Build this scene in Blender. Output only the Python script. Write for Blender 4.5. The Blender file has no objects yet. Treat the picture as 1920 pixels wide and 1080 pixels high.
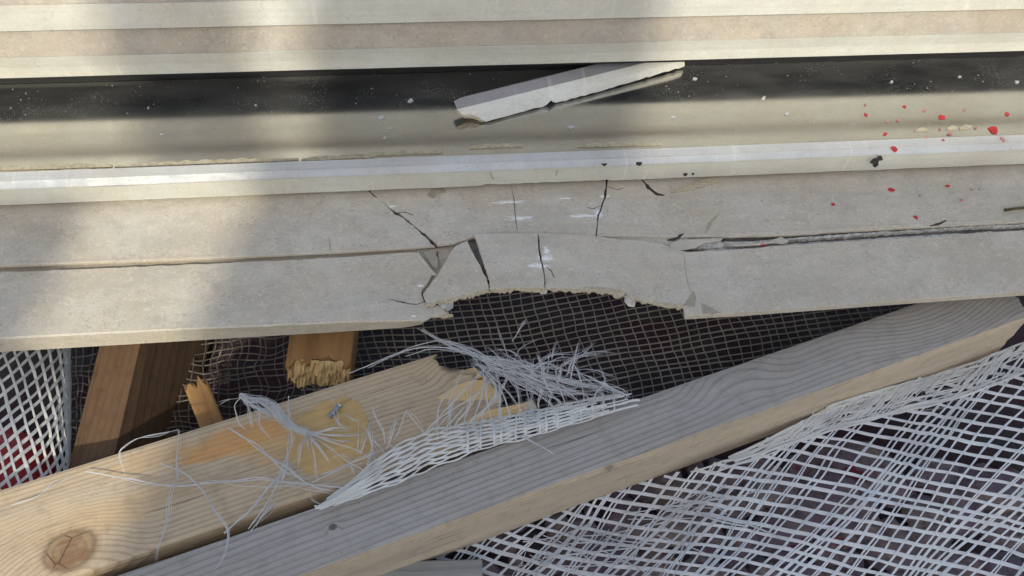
import bpy, bmesh, math, random
import numpy as np
from mathutils import Vector, Matrix, noise
from mathutils.geometry import tessellate_polygon
random.seed(7)
R = random.random
def U(a, b): return a + (b - a) * R()
SC = bpy.context.scene
COL = SC.collection

# ------------------------------------------------------------------ camera
F = 1844.0; TILT = math.radians(55); DIST = 0.74
cx = Vector((.992, .052, -.1115)).normalized()
cb = math.cos(TILT)
for _ in range(50):
    ca = (-cx.y * cb - cx.z * math.sin(TILT)) / cx.x
    cb = math.sqrt(math.cos(TILT) ** 2 - ca * ca)
cz = Vector((ca, cb, math.sin(TILT))).normalized()
cy = cz.cross(cx)
ROT = Matrix((cx, cy, cz))                     # camera -> world
LOC = Vector((0, 0, -.02)) + ROT @ Vector((0, 0, DIST))
cam_d = bpy.data.cameras.new('camera'); cam = bpy.data.objects.new('camera', cam_d)
COL.objects.link(cam); SC.camera = cam
cam.matrix_world = Matrix.Translation(LOC) @ ROT.to_4x4()
cam_d.sensor_width = 36; cam_d.lens = 36 * F / 1920
cam_d.clip_start = .01; cam_d.clip_end = 200

# ------------------------------------------------------------------ sky, sun, exposure
SUN_TO = Vector((-.27, -.80, .76)).normalized()
w = bpy.data.worlds.new('World'); SC.world = w; w.use_nodes = True
nt = w.node_tree; bg = nt.nodes['Background']
sky = nt.nodes.new('ShaderNodeTexSky'); sky.sky_type = 'NISHITA'; sky.sun_disc = False
sky.sun_elevation = math.asin(SUN_TO.z); sky.sun_rotation = math.atan2(SUN_TO.x, SUN_TO.y)
sky.air_density = 1.0; sky.dust_density = 2.5
nt.links.new(sky.outputs[0], bg.inputs[0]); bg.inputs[1].default_value = .15
sd = bpy.data.lights.new('sun', 'SUN'); so = bpy.data.objects.new('sun', sd); COL.objects.link(so)
sd.energy = 2.0; sd.angle = math.radians(.9); sd.color = (1, .95, .84)
so.rotation_euler = SUN_TO.to_track_quat('Z', 'Y').to_euler(); so.location = (-1, -3, 4)
vs = SC.view_settings
vs.view_transform = 'Standard'; vs.look = 'None'; vs.gamma = 1; vs.use_curve_mapping = False
vs.exposure = .85
vs.use_white_balance = True; vs.white_balance_temperature = 7050; vs.white_balance_tint = 5
SC.cycles.max_bounces = 5; SC.cycles.diffuse_bounces = 3; SC.cycles.glossy_bounces = 3; SC.cycles.sample_clamp_indirect = 4

# ------------------------------------------------------------------ helpers
def un(px, py, z):
    """point of the photograph -> place on the level plane at height z"""
    d = ROT @ Vector(((px - 960) / F, (540 - py) / F, -1))
    return LOC + d * ((z - LOC.z) / d.z)
MM = .001
def link(name, me, mat, parent=None, origin=None):
    o = bpy.data.objects.new(name, me); COL.objects.link(o)
    if mat: me.materials.append(mat)
    if parent: o.parent = parent
    return o
def mk(name, verts, faces, mat, parent=None, smooth=False, origin=None):
    """one mesh object out of world-space vertices; a child is stored relative to its parent's base"""
    verts = [Vector(v) for v in verts]
    if parent is not None: off = Vector(parent['base'])
    elif origin is not None: off = Vector(origin)
    else:
        c = sum(verts, Vector()) / len(verts); off = Vector((c.x, c.y, min(v.z for v in verts)))
    me = bpy.data.meshes.new(name)
    me.from_pydata([v - off for v in verts], [], faces); me.update()
    if smooth: me.polygons.foreach_set('use_smooth', [True] * len(me.polygons))
    o = link(name, me, mat, parent)
    if parent is None: o.location = off
    return o
def tag(o, label=None, cat=None, group=None, kind=None):
    if label: o['label'] = label
    if cat: o['category'] = cat
    if group: o['group'] = group
    if kind: o['kind'] = kind
    return o
def empty(name, loc, label, cat, group=None):
    o = bpy.data.objects.new(name, None); COL.objects.link(o); o.location = loc
    o['base'] = tuple(loc); o.empty_display_size = .02
    return tag(o, label, cat, group)
def jag(pts, seg=5.0):
    """pts (x, y, rough): the side that starts at a point with rough > 0 is broken into small uneven steps"""
    out = []
    n = len(pts)
    for i, p in enumerate(pts):
        q = pts[(i + 1) % n]; r = p[2] if len(p) > 2 else 0
        out.append((p[0], p[1]))
        L = math.hypot(q[0] - p[0], q[1] - p[1])
        if r > 0 and L > seg:
            k = int(L / seg)
            nx, ny = -(q[1] - p[1]) / L, (q[0] - p[0]) / L
            e = 0
            for j in range(1, k):
                e = .45 * e + U(-r, r)
                f = (j + U(-.25, .25)) / k
                out.append((p[0] + (q[0] - p[0]) * f + nx * e, p[1] + (q[1] - p[1]) * f + ny * e))
    return out
def plate(name, pts, z, th, mat, parent=None, seg=5.0, bev=.35 * MM):
    """broken plate: outline, top height z (number or function of pixel), real thickness th"""
    pl = jag(pts, seg)
    zf = z if callable(z) else (lambda x, y: z)
    top = [un(x, y, zf(x, y)) for x, y in pl]
    n = len(top)
    area = sum(top[i].x * top[(i + 1) % n].y - top[(i + 1) % n].x * top[i].y for i in range(n))
    if area < 0: top.reverse()
    # top ring pulled in a little -> soft edge
    ins = []
    for i in range(n):
        a, b, c = top[i - 1], top[i], top[(i + 1) % n]
        d1 = (b - a).xy; d2 = (c - b).xy
        d1 = d1.normalized() if d1.length > 1e-7 else d1; d2 = d2.normalized() if d2.length > 1e-7 else d2
        m = Vector((-(d1.y + d2.y), d1.x + d2.x))
        m = m.normalized() * bev if m.length > 1e-6 else m
        ins.append(Vector((b.x + m.x, b.y + m.y, b.z)))
    mid = [v - Vector((0, 0, bev)) for v in top]
    bot = [v - Vector((0, 0, th)) for v in top]
    V = ins + mid + bot
    Fc = [tuple(t) for t in tessellate_polygon([ins])]
    def up(t):
        a, b, c = (V[i] for i in t); return (b - a).cross(c - a).z > 0
    Fc = [t if up(t) else t[::-1] for t in Fc]
    Fb = [tuple(i + 2 * n for i in t[::-1]) for t in Fc]
    S = []
    for i in range(n):
        j = (i + 1) % n
        S.append((i, n + i, n + j, j)); S.append((n + i, 2 * n + i, 2 * n + j, n + j))
    return mk(name, V, Fc + Fb + S, mat, parent)
def solid(name, quads, mat, parent=None):
    return mk(name, *quads, mat, parent)
def ribbon(V, Fc, pts, width, hint=Vector((0, -.35, .94)), taper=0, crown=.15):
    """flat tape with a slightly crowned section along pts"""
    b = len(V); n = len(pts)
    for i, p in enumerate(pts):
        t = (pts[min(i + 1, n - 1)] - pts[max(i - 1, 0)])
        if t.length < 1e-9: t = Vector((1, 0, 0))
        t.normalize()
        h = hint[i] if isinstance(hint, list) else hint
        s = t.cross(h)
        if s.length < 1e-4: s = t.cross(Vector((1, 0, 0)))
        s.normalize(); u = s.cross(t)
        ww = width * .5 * (1 + .22 * noise.noise(p * 60) + .10 * noise.noise(p * 260))
        if taper: ww *= max(.12, min(1, (n - 1 - i) / (taper * n) + .05))
        V += [p - s * ww, p + u * ww * crown * 2, p + s * ww]
        if i:
            k = b + 3 * i
            Fc += [(k - 3, k - 2, k + 1, k), (k - 2, k - 1, k + 2, k + 1)]
def spline(cp, n):
    """Catmull-Rom through the points"""
    cp = [Vector(c) for c in cp]
    if len(cp) == 2: return [cp[0].lerp(cp[1], i / (n - 1)) for i in range(n)]
    P = [cp[0] * 2 - cp[1]] + cp + [cp[-1] * 2 - cp[-2]]
    out = []
    for i in range(n):
        t = i / (n - 1) * (len(cp) - 1); k = min(int(t), len(cp) - 2); t -= k
        a, b, c, d = P[k:k + 4]
        out.append(.5 * ((2 * b) + (c - a) * t + (2 * a - 5 * b + 4 * c - d) * t * t + (3 * b - a - 3 * c + d) * t ** 3))
    return out

# ------------------------------------------------------------------ materials
class NT:
    def __init__(self, name):
        self.m = bpy.data.materials.new(name); self.m.use_nodes = True
        self.t = self.m.node_tree; self.p = self.t.nodes['Principled BSDF']; self.out = self.t.nodes['Material Output']
    def n(self, typ, **kw):
        x = self.t.nodes.new('ShaderNode' + typ)
        for k, v in kw.items(): setattr(x, k, v)
        return x
    def set(self, sock, v):
        if hasattr(v, 'is_output') or isinstance(v, bpy.types.NodeSocket): self.t.links.new(v, sock)
        else: sock.default_value = v
    def math(self, op, a, b=0.0, c=None, clamp=False):
        x = self.n('Math', operation=op, use_clamp=clamp)
        self.set(x.inputs[0], a); self.set(x.inputs[1], b)
        if c is not None: self.set(x.inputs[2], c)
        return x.outputs[0]
    def mapr(self, v, a, b, c=0.0, d=1.0, smooth=False):
        x = self.n('MapRange'); x.interpolation_type = 'SMOOTHSTEP' if smooth else 'LINEAR'
        self.set(x.inputs['Value'], v)
        for k, q in zip(('From Min', 'From Max', 'To Min', 'To Max'), (a, b, c, d)): self.set(x.inputs[k], q)
        return x.outputs[0]
    def mix(self, f, a, b, mode='MIX'):
        x = self.n('Mix', data_type='RGBA', blend_type=mode)
        self.set(x.inputs[0], f); self.set(x.inputs[6], c4(a)); self.set(x.inputs[7], c4(b))
        return x.outputs[2]
    def pos(self): return self.n('NewGeometry').outputs['Position']
    def obj(self): return self.n('TexCoord').outputs['Object']
    def mapping(self, v, scale=(1, 1, 1), loc=(0, 0, 0), rot=(0, 0, 0)):
        x = self.n('Mapping'); self.set(x.inputs[0], v)
        x.inputs['Scale'].default_value = scale; x.inputs['Location'].default_value = loc; x.inputs['Rotation'].default_value = rot
        return x.outputs[0]
    def noise(self, v, scale, detail=4, rough=.55, dist=0):
        x = self.n('TexNoise'); self.set(x.inputs['Vector'], v)
        x.inputs['Scale'].default_value = scale; x.inputs['Detail'].default_value = detail
        x.inputs['Roughness'].default_value = rough; x.inputs['Distortion'].default_value = dist
        return x.outputs[0]
    def vor(self, v, scale, feature='F1'):
        x = self.n('TexVoronoi', feature=feature); self.set(x.inputs['Vector'], v); x.inputs['Scale'].default_value = scale
        return x
    def bump(self, h, strength, dist):
        x = self.n('Bump'); x.inputs['Strength'].default_value = strength; x.inputs['Distance'].default_value = dist
        self.set(x.inputs['Height'], h); self.t.links.new(x.outputs[0], self.p.inputs['Normal']); return x
    def fin(self, col, rough=.6, spec=.3):
        self.set(self.p.inputs['Base Color'], c4(col)); self.set(self.p.inputs['Roughness'], rough)
        self.p.inputs['Specular IOR Level'].default_value = spec
        return self.m
def c4(c):
    return (*c, 1) if isinstance(c, tuple) and len(c) == 3 else c

SCUFFS = []          # world-space (centre, half-length x, half-length y) of white impact scuffs
def scuff(px, py, rx, ry, z): SCUFFS.append((un(px, py, z), rx * .4 * MM, ry * .5 * MM))
for s in ((955, 379, 46, 5), (975, 410, 36, 8), (1092, 405, 40, 4), (1122, 400, 12, 14), (1135, 368, 16, 6),
          (735, 387, 14, 3), (1060, 372, 30, 2)): scuff(*s, -.018)
for s in ((1022, 484, 22, 10), (1010, 500, 32, 7), (1024, 470, 8, 14)): scuff(*s, -.0135)
scuff(788, 535, 8, 3, -.02); scuff(776, 592, 8, 3, -.02)

def mat_pvc(name, base, dirt=.5, speck=.5, scuffs=False, rough=.55, streak=0.0, tint=(.62, .575, .52)):
    m = NT(name); p = m.pos()
    big = m.noise(m.mapping(p, (1, 1.6, 1)), 14, 5, .6)
    mid = m.noise(p, 70, 5, .65)
    col = m.mix(m.mapr(big, .32, .72), base, tuple(c * t / .60 * .78 for c, t in zip(base, tint)))
    col = m.mix(m.mapr(mid, .45, .75, 0, dirt * .55), col, tuple(c * .62 for c in base))
    # warm and cool blotches
    bl = m.noise(m.mapping(p, loc=(3, 1, 0)), 34, 3, .5)
    col = m.mix(m.mapr(bl, .5, .75, 0, .30 * dirt), col, (base[0] * .98, base[1] * .86, base[2] * .70))
    # soft mottled dust: smudges at two sizes, broken up by a larger noise
    pick = m.noise(m.mapping(p, loc=(2, 2, 2)), 38, 4, .7)
    sm = m.noise(m.mapping(p, (1, 1.5, 1), rot=(0, 0, .35)), 420, 4, .75)
    sp = m.math('MULTIPLY', m.mapr(sm, .54, .66), m.mapr(pick, .38, .60, .15, 1))
    col = m.mix(m.math('MULTIPLY', sp, .85 * speck), col, tuple(c * .42 for c in base))
    sl = m.noise(m.mapping(p, loc=(6, 3, 1)), 360, 3, .7)
    col = m.mix(m.math('MULTIPLY', m.mapr(sl, .54, .70), .42 * speck), col, tuple(min(.78, c * 1.38) for c in base))
    g2 = m.vor(p, 120); pick2 = m.noise(m.mapping(p, loc=(5, 5, 5)), 55, 3, .6)
    sp2 = m.math('MULTIPLY', m.mapr(m.math('ADD', g2.outputs['Distance'], m.math('MULTIPLY', m.math('SUBTRACT', sm, .5), .35)), .04, .15, 1, 0), m.mapr(pick2, .55, .66))
    col = m.mix(m.math('MULTIPLY', sp2, speck * .7), col, (.15, .12, .105))
    fine = m.noise(p, 1100, 2, .7)
    col = m.mix(m.mapr(fine, .35, .75, 0, .25 * dirt), col, tuple(c * .62 for c in base))
    # faint drying marks along the frame
    dm = m.noise(m.mapping(p, (10, 70, 40), loc=(1, 4, 2)), 1.0, 5, .65, .6)
    col = m.mix(m.mapr(dm, .48, .70, 0, .50 * dirt), col, tuple(c * .70 for c in base))
    if streak:
        st = m.noise(m.mapping(p, (6, 320, 320)), 1.0, 4, .6)
        col = m.mix(m.mapr(st, .42, .72, 0, streak), col, tuple(c * .70 for c in base))
        sc = m.noise(m.mapping(p, (140, 9, 9), rot=(0, .25, .5)), 1.0, 3, .6)
        col = m.mix(m.mapr(sc, .62, .80, 0, streak), col, (.78, .78, .74))
    if scuffs:
        tot = None
        sn = m.noise(m.mapping(p, (170, 1500, 300)), 1.0, 4, .75)
        for c, rx, ry in SCUFFS:
            q = m.mapping(p, (1 / rx, 1 / ry, 1 / .02), (-c.x / rx, -c.y / ry, -c.z / .02))
            L = m.n('VectorMath', operation='LENGTH'); m.set(L.inputs[0], q)
            k = m.mapr(L.outputs['Value'], 1.0, .1)
            tot = k if tot is None else m.math('MAXIMUM', tot, k)
        k = m.mapr(m.math('ADD', tot, m.math('MULTIPLY', m.math('SUBTRACT', sn, .5), 3.6)), .38, .8)
        k = m.math('MULTIPLY', k, m.mapr(tot, 0, .15))
        col = m.mix(m.math('MULTIPLY', k, .75), col, (.80, .82, .84))
    h = m.math('ADD', m.math('MULTIPLY', mid, .5), m.math('MULTIPLY', fine, .35))
    m.bump(m.math('SUBTRACT', h, m.math('MULTIPLY', sp, .3)), .35, .6 * MM)
    return m.fin(col, m.mapr(mid, .3, .7, rough - .08, rough + .15), .35)

def mat_plain(name, base, var=.35, scale=120, rough=.7, bump=.4, dark=None, spec=.25):
    m = NT(name); p = m.pos()
    a = m.noise(p, scale, 5, .65)
    col = m.mix(m.mapr(a, .35, .7), base, dark or tuple(c * (1 - var) for c in base))
    m.bump(m.noise(p, scale * 4, 4, .7), bump, .8 * MM)
    return m.fin(col, rough, spec)

def mat_wood(name, early, late, grey=None, grey_amt=0.0, pith=(.03, -.09), tilt=(0, 0), ring=.0032, knots=(), patch=None,
             side=None, dirt=.3, wob=.006, bump=.5, contrast=.8, green=0):
    """solid wood: growth rings about a tilted pith in the board's own axes (x along the board)"""
    m = NT(name); o = m.obj()
    sx = m.n('SeparateXYZ'); m.set(sx.inputs[0], o); x, y, z = sx.outputs
    w1 = m.noise(m.mapping(o, (3.5, 14, 14)), 1.0, 2, .5)
    w2 = m.noise(m.mapping(o, (22, 60, 60), loc=(4, 2, 1)), 1.0, 2, .5)
    yy = m.math('ADD', m.math('SUBTRACT', y, pith[0]), m.math('MULTIPLY', x, tilt[0]))
    zz = m.math('ADD', m.math('SUBTRACT', z, pith[1]), m.math('MULTIPLY', x, tilt[1]))
    r = m.math('SQRT', m.math('ADD', m.math('MULTIPLY', yy, yy), m.math('MULTIPLY', zz, zz)))
    r = m.math('ADD', r, m.math('MULTIPLY', m.math('SUBTRACT', w1, .5), wob * 2))
    r = m.math('ADD', r, m.math('MULTIPLY', m.math('SUBTRACT', w2, .5), ring * .45))
    kmask = None; kring = None; kcol = None
    for (kx, ky, kz, kr, amp, spread, col, dk) in knots:
        q = m.mapping(o, (1 / kr * .8, 1 / kr, 1 / kr * .6), (-kx / kr * .8, -ky / kr, -kz / kr * .6))
        L = m.n('VectorMath', operation='LENGTH'); m.set(L.inputs[0], q); d = L.outputs['Value']
        d = m.math('ADD', d, m.math('MULTIPLY', m.math('SUBTRACT', m.noise(o, 60, 3, .6), .5), .5))
        r = m.math('ADD', r, m.math('MULTIPLY', m.mapr(d, spread, .6, 0, 1, True), amp))
        if col is None: continue
        kk = m.mapr(d, 1.25, .8)
        kmask = (kmask or []) + [(kk, d, col, dk, kr)]
    ph = m.math('FRACT', m.math('DIVIDE', r, ring))
    late_m = m.math('MULTIPLY', m.mapr(ph, .50, .90, 0, 1, True), m.mapr(ph, 1.0, .95))
    amp = m.mapr(m.noise(m.mapping(o, (4, 30, 30)), 1.0, 3, .5), .3, .7, .45, 1.0)
    late_m = m.math('MULTIPLY', m.math('MULTIPLY', late_m, amp), contrast)
    fib = m.noise(m.mapping(o, (25, 1400, 1400)), 1.0, 3, .6)
    blot = m.noise(m.mapping(o, (7, 26, 26)), 1.0, 4, .6)
    col = m.mix(late_m, early, late)
    col = m.mix(m.mapr(fib, .4, .75, 0, .35), col, tuple(c * .62 for c in early))
    if side:
        nz = m.n('SeparateXYZ'); m.set(nz.inputs[0], m.n('TexCoord').outputs['Normal'])
        col2 = m.mix(late_m, side[0], side[1]); col2 = m.mix(m.mapr(fib, .4, .75, 0, .3), col2, tuple(c * .62 for c in side[0]))
        edge = m.math('ADD', nz.outputs[2], m.math('MULTIPLY', m.math('SUBTRACT', blot, .5), .5))
    if grey:
        g = m.mapr(m.math('ADD', blot, grey_amt - .5), .35, .75)
        gc = m.mix(late_m, grey, tuple(c * .50 for c in grey))
        gc = m.mix(m.mapr(fib, .4, .75, 0, .4), gc, tuple(c * .65 for c in grey))
        col = m.mix(g, col, gc)
    if side: col = m.mix(m.mapr(edge, .35, .75), col2, col)
    if patch:
        for (qx, qy, rx, ry, pc, am) in patch:
            q = m.mapping(o, (1 / rx, 1 / ry, 0), (-qx / rx, -qy / ry, 0))
            L = m.n('VectorMath', operation='LENGTH'); m.set(L.inputs[0], q)
            f = m.math('ADD', L.outputs['Value'], m.math('MULTIPLY', m.math('SUBTRACT', m.noise(m.mapping(o, (40, 160, 160)), 1.0, 4, .6), .5), 1.1))
            pcm = m.mix(m.math('MULTIPLY', late_m, .6), pc, tuple(c * .72 for c in pc))
            col = m.mix(m.mapr(f, 1.05, .7, 0, am), col, pcm)
    ckl = m.noise(m.mapping(o, (9, 420, 420), loc=(3, 1, 2)), 1.0, 3, .6)
    col = m.mix(m.mapr(ckl, .64, .70, 0, .75), col, tuple(c * .22 for c in early))
    wx = m.noise(m.mapping(o, (5, 40, 40), loc=(8, 1, 2)), 1.0, 5, .65)
    col = m.mix(m.mapr(wx, .42, .68, 0, .4), col, tuple(c * .60 for c in early))
    d1 = m.noise(o, 90, 5, .65)
    col = m.mix(m.mapr(d1, .5, .78, 0, dirt), col, tuple(c * .35 for c in early))
    sp = m.vor(o, 240); pk = m.noise(o, 45, 2, .5)
    s_ = m.math('MULTIPLY', m.mapr(sp.outputs['Distance'], .05, .16, 1, 0), m.mapr(pk, .53, .66))
    col = m.mix(m.math('MULTIPLY', s_, .7), col, (.035, .028, .022))
    for kk, d, kc, dk, kr in (kmask or []):
        rings = m.math('FRACT', m.math('MULTIPLY', d, 3.2))
        kcol = m.mix(m.mapr(m.noise(o, 45, 3, .6), .42, .58), kc, (kc[0] * 1.35, kc[1] * 1.6, kc[2] * 1.7))
        kcol = m.mix(m.mapr(rings, .5, 1, 0, .4), kcol, tuple(c * .55 for c in kc))
        ck = m.vor(m.mapping(o, (1, 1, .2), loc=(.31, .17, 0)), 1 / kr * .62, 'DISTANCE_TO_EDGE')
        kcol = m.mix(m.mapr(ck.outputs['Distance'], .004, .022, .8, 0), kcol, (.04, .025, .018))
        rim = m.math('MULTIPLY', m.mapr(d, 1.12, .98), m.mapr(d, .80, .95))
        kcol = m.mix(m.math('MULTIPLY', rim, dk), kcol, (.07, .045, .03))
        col = m.mix(kk, col, kcol)
    m.bump(m.math('SUBTRACT', m.math('MULTIPLY', fib, .4), m.math('MULTIPLY', late_m, -.8)), bump, .5 * MM)
    return m.fin(col, .75, .2)

CREAM = (.50, .465, .39)
M = {}
M['face'] = mat_pvc('dusty_frame_face', (.50, .46, .395), 1.1, 1.0, True)
M['ledge'] = mat_pvc('dirty_ledge', (.375, .34, .295), 1.4, .9)
M['front'] = mat_pvc('cream_front', (.56, .56, .52), .55, .5, streak=.35, rough=.42)
M['bead'] = mat_pvc('bead_white', (.48, .485, .48), .7, .5, streak=.4, rough=.42)
M['bead_blue'] = mat_pvc('bead_cool', (.41, .43, .455), .7, .45, streak=.3, rough=.38)
M['shardw'] = mat_pvc('shard_white', (.60, .60, .565), .7, .6, streak=.35, rough=.4)
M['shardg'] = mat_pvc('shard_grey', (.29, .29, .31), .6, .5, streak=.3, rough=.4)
M['core'] = mat_plain('white_core', (.62, .62, .61), .5, 200, .8, .6)
M['core_dirty'] = mat_plain('dirty_core', (.50, .485, .45), .6, 330, .9, .8, dark=(.20, .18, .16))
M['crumb'] = mat_plain('crumbly_edge', (.55, .47, .34), .45, 500, .9, 1.0)
M['chip'] = mat_plain('chipped_face', (.36, .32, .25), .35, 160, .8, .6)
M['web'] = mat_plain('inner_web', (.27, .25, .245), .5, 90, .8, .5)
M['dark'] = mat_plain('gasket_shade_black', (.012, .012, .014), .4, 60, .6, .2)  # near-black that puts the recess shade into the colour
M['crack'] = mat_plain('crack_dark', (.055, .045, .038), .5, 400, .9, .3)  # dark brown for crack strips, specks and nail holes
M['seal'] = mat_plain('dried_sealant', (.46, .41, .30), .4, 260, .8, .7)

m = NT('dusty_dark_glass'); p = m.pos()
bl = m.noise(m.mapping(p, (3, 9, 9)), 4, 4, .6)
d1 = m.vor(p, 150); pk = m.noise(p, 22, 3, .6)
dots = m.math('MULTIPLY', m.mapr(d1.outputs['Distance'], .05, .16, 1, 0), m.mapr(pk, .40, .56))
d2 = m.vor(m.mapping(p, loc=(1, 2, 3)), 620); pk2 = m.noise(m.mapping(p, loc=(7, 1, 0)), 30, 3, .6)
dots2 = m.math('MULTIPLY', m.mapr(d2.outputs['Distance'], .10, .25, 1, 0), m.mapr(pk2, .40, .60, 0, .7))
haze = m.mapr(m.math('ADD', bl, m.math('MULTIPLY', m.noise(p, 240, 3, .7), .35)), .45, .90, .04, .24)
dust = m.math('MAXIMUM', m.math('MAXIMUM', m.math('MULTIPLY', dots, .75), dots2), haze, clamp=True)
dif = m.p; m.fin(m.mix(dust, (.006, .009, .014), (.50, .49, .45)), .7, .1)
gl = m.n('BsdfGlossy'); gl.inputs['Color'].default_value = (.86, .84, .78, 1)
m.set(gl.inputs['Roughness'], m.mapr(bl, .3, .7, .12, .20))
mx = m.n('MixShader'); m.set(mx.inputs[0], m.math('MULTIPLY', m.math('SUBTRACT', 1.0, dust), .72))
m.t.links.new(dif.outputs[0], mx.inputs[1]); m.t.links.new(gl.outputs[0], mx.inputs[2]); m.t.links.new(mx.outputs[0], m.out.inputs[0])
M['glass'] = m.m

def mat_tape(name, base, tr=.25, dirt=.4):
    m = NT(name); p = m.pos()
    a = m.noise(p, 45, 4, .6); f = m.noise(m.mapping(p, (900, 900, 900)), 1.0, 2, .6)
    col = m.mix(m.mapr(a, .4, .75, 0, dirt), base, tuple(c * k for c, k in zip(base, (.62, .56, .50))))
    col = m.mix(m.mapr(f, .4, .8, 0, .3), col, tuple(c * .6 for c in base))
    m.fin(col, .42, .45)
    t = m.n('BsdfTranslucent'); m.set(t.inputs[0], col)
    mx = m.n('MixShader'); mx.inputs[0].default_value = tr
    m.t.links.new(m.p.outputs[0], mx.inputs[1]); m.t.links.new(t.outputs[0], mx.inputs[2]); m.t.links.new(mx.outputs[0], m.out.inputs[0])
    return m.m
M['tape'] = mat_tape('white_net_tape', (.68, .69, .71))
M['thread'] = mat_tape('frayed_thread', (.54, .55, .57), .35)
M['tape_warm'] = mat_tape('pale_net_tape', (.64, .64, .62))
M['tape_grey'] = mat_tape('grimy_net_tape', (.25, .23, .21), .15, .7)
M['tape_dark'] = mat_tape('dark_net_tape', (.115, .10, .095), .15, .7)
M['red'] = mat_plain('red_paint', (.50, .025, .03), .4, 300, .45, .2, spec=.5)
M['pink'] = mat_plain('faded_red_paint', (.46, .20, .19), .4, 300, .6, .2)
M['white'] = mat_plain('white_flake', (.42, .42, .42), .25, 300, .6, .3)

# ------------------------------------------------------------------ window frame
W0, W1 = -.56, .60
BASE = Vector((0, .05, -.028))
win = empty('window_frame', BASE, 'long cream window frame with cracked and broken lower face across the picture', 'window frame')
def sweep(name, prof, mat, x0=W0, x1=W1, nx=48, wob=.00025):
    """closed section prof [(y, z)] run along the frame, with faint waviness"""
    V, Fc = [], []; k = len(prof)
    for i in range(nx + 1):
        x = x0 + (x1 - x0) * i / nx
        for j, (y, z) in enumerate(prof):
            e = noise.noise(Vector((x * 9, j * 3.1, y * 5))) * wob
            V.append((x, y + e, z + e * .6))
    for i in range(nx):
        for j in range(k):
            a, b = i * k + j, i * k + (j + 1) % k
            Fc.append((a, b, b + k, a + k))
    Fc.append(tuple(range(k))[::-1]); Fc.append(tuple(nx * k + j for j in range(k)))
    return mk(name, V, Fc, mat, win)
def Y(py, z): return un(960, py, z).y
yl = Y(121, .025)
y2 = Y(86, .049); yb1 = Y(38, .070); yt1 = Y(-7, .092)
# far side of the glass: two stepped rails and the dirty ledge between them
sweep('rail_lip', [(yl, .025), (Y(104, .036), .036), (y2, .049), (y2 + .012, .049), (yl + .012, .025)], M['front'])
sweep('gasket_shade_block', [(yl + .0006, .0225), (yl + .0006, .0247), (yl + .030, .0247), (yl + .030, .0005), (yl + .020, .0005), (yl + .018, .0225)], M['dark'])  # gasket stretched under the lip; its black stands in for the recess's shade
sweep('ledge', [(y2 + .0125, .030), (y2 + .0125, .0486), (y2 + .0008, .0494), (yb1 + .0045, .0672), (yb1 + .030, .0672), (yb1 + .030, .030)], M['ledge'])
sweep('rail_lip', [(yb1, .070), (Y(18, .080), .080), (yt1, .092), (yt1 + .012, .092), (yb1 + .012, .070)], M['front'])
sweep('ledge', [(yt1 + .0125, .070), (yt1 + .0125, .0916), (yt1 + .0008, .0924), (yt1 + .016, .109), (yt1 + .034, .110), (yt1 + .034, .070)], M['ledge'])
sweep('rail_lip', [(yt1 + .010, .113), (yt1 + .014, .140), (yt1 + .03, .140), (yt1 + .03, .113)], M['front'])
# glass
yg0 = Y(284, .012) - .004
sweep('glass_pane', [(yg0, 0), (yl + .04, 0), (yl + .04, -.004), (yg0, -.004)], M['glass'], wob=0)
# near side: glazing bead with a white top, a cool chamfer and a cream front
ya, yb, yc, yd = Y(288, .012), Y(304, .011), Y(318, .007), Y(346, -.0125)
sweep('bead_top', [(ya, .012), (yb + .0001, .0112), (yb + .0001, .0085), (ya, .001)], M['bead'])
sweep('bead_chamfer', [(yb, .011), (yc, .0071), (yc + .001, .001), (yb, .001)], M['bead_blue'])
# cream front of the bead; its lower lip is chewed away in the middle
nx = 260; V = []; Fc = []
for i in range(nx + 1):
    x = W0 + (W1 - W0) * i / nx
    e = 0
    px = 960 + x / .4 * 1000
    if 930 < px < 1180: e = .0016 * abs(noise.noise(Vector((x * 140, 3, 0)))) + .0022 * max(0, noise.noise(Vector((x * 60, 9, 1)))) + .0006
    e += .0004 * noise.noise(Vector((x * 30, 5, 2)))
    for (y, z) in ((yc - .0001, .0068), (yc + .0002, .0052), (yd, -.0125 + e), (yd + .004, -.0125 + e), (yd + .004, .0068)):
        V.append((x, y, z))
for i in range(nx):
    for j in range(5):
        a, b = i * 5 + j, i * 5 + (j + 1) % 5
        Fc.append((a, b, b + 5, a + 5))
Fc += [(4, 3, 2, 1, 0), tuple(nx * 5 + j for j in range(5))]
mk('bead_front', V, Fc, M['front'], win)

# broken lower face: panels, fragments
ZU, ZL = -.018, -.0205
TH = 2.6 * MM
lip = lambda x: 387 - (x / 1920) * 87 + 3 * math.sin(x / 1920 * math.pi) * -1
P = plate
P('upper_face', [(-260, 390), (700, 340), (690, 358, 1.4), (735, 395, 1.9), (770, 420, 1.9), (795, 442, 1.6), (815, 461), (640, 472), (320, 487), (0, 498), (-260, 511)], ZU, TH, M['face'], win)
P('upper_face', [(699, 340), (1141, 318), (1136, 335, 1.0), (1133, 370, 1.2), (1120, 405, 1.0), (1115, 446), (1010, 446), (900, 448), (888, 444), (852, 456), (821, 459, 1.0), (800, 440, 1.5), (774, 419, 1.5), (739, 394, 1.2), (694, 357)], ZU, TH, M['face'], win)
P('upper_face', [(1145, 318), (2100, 266), (2100, 406), (1920, 416, .5), (1600, 432, .5), (1480, 440, .5), (1280, 445), (1119, 443, .8), (1123, 406, 1.2), (1136, 371, 1.0), (1141, 335)], ZU, TH, M['face'], win)
P('groove_floor', [(-260, 500), (0, 487), (320, 476), (640, 461), (790, 452), (812, 480), (640, 492), (320, 507), (0, 520), (-260, 533)], ZL - .0052, 1.2 * MM, M['face'], win)
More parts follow.
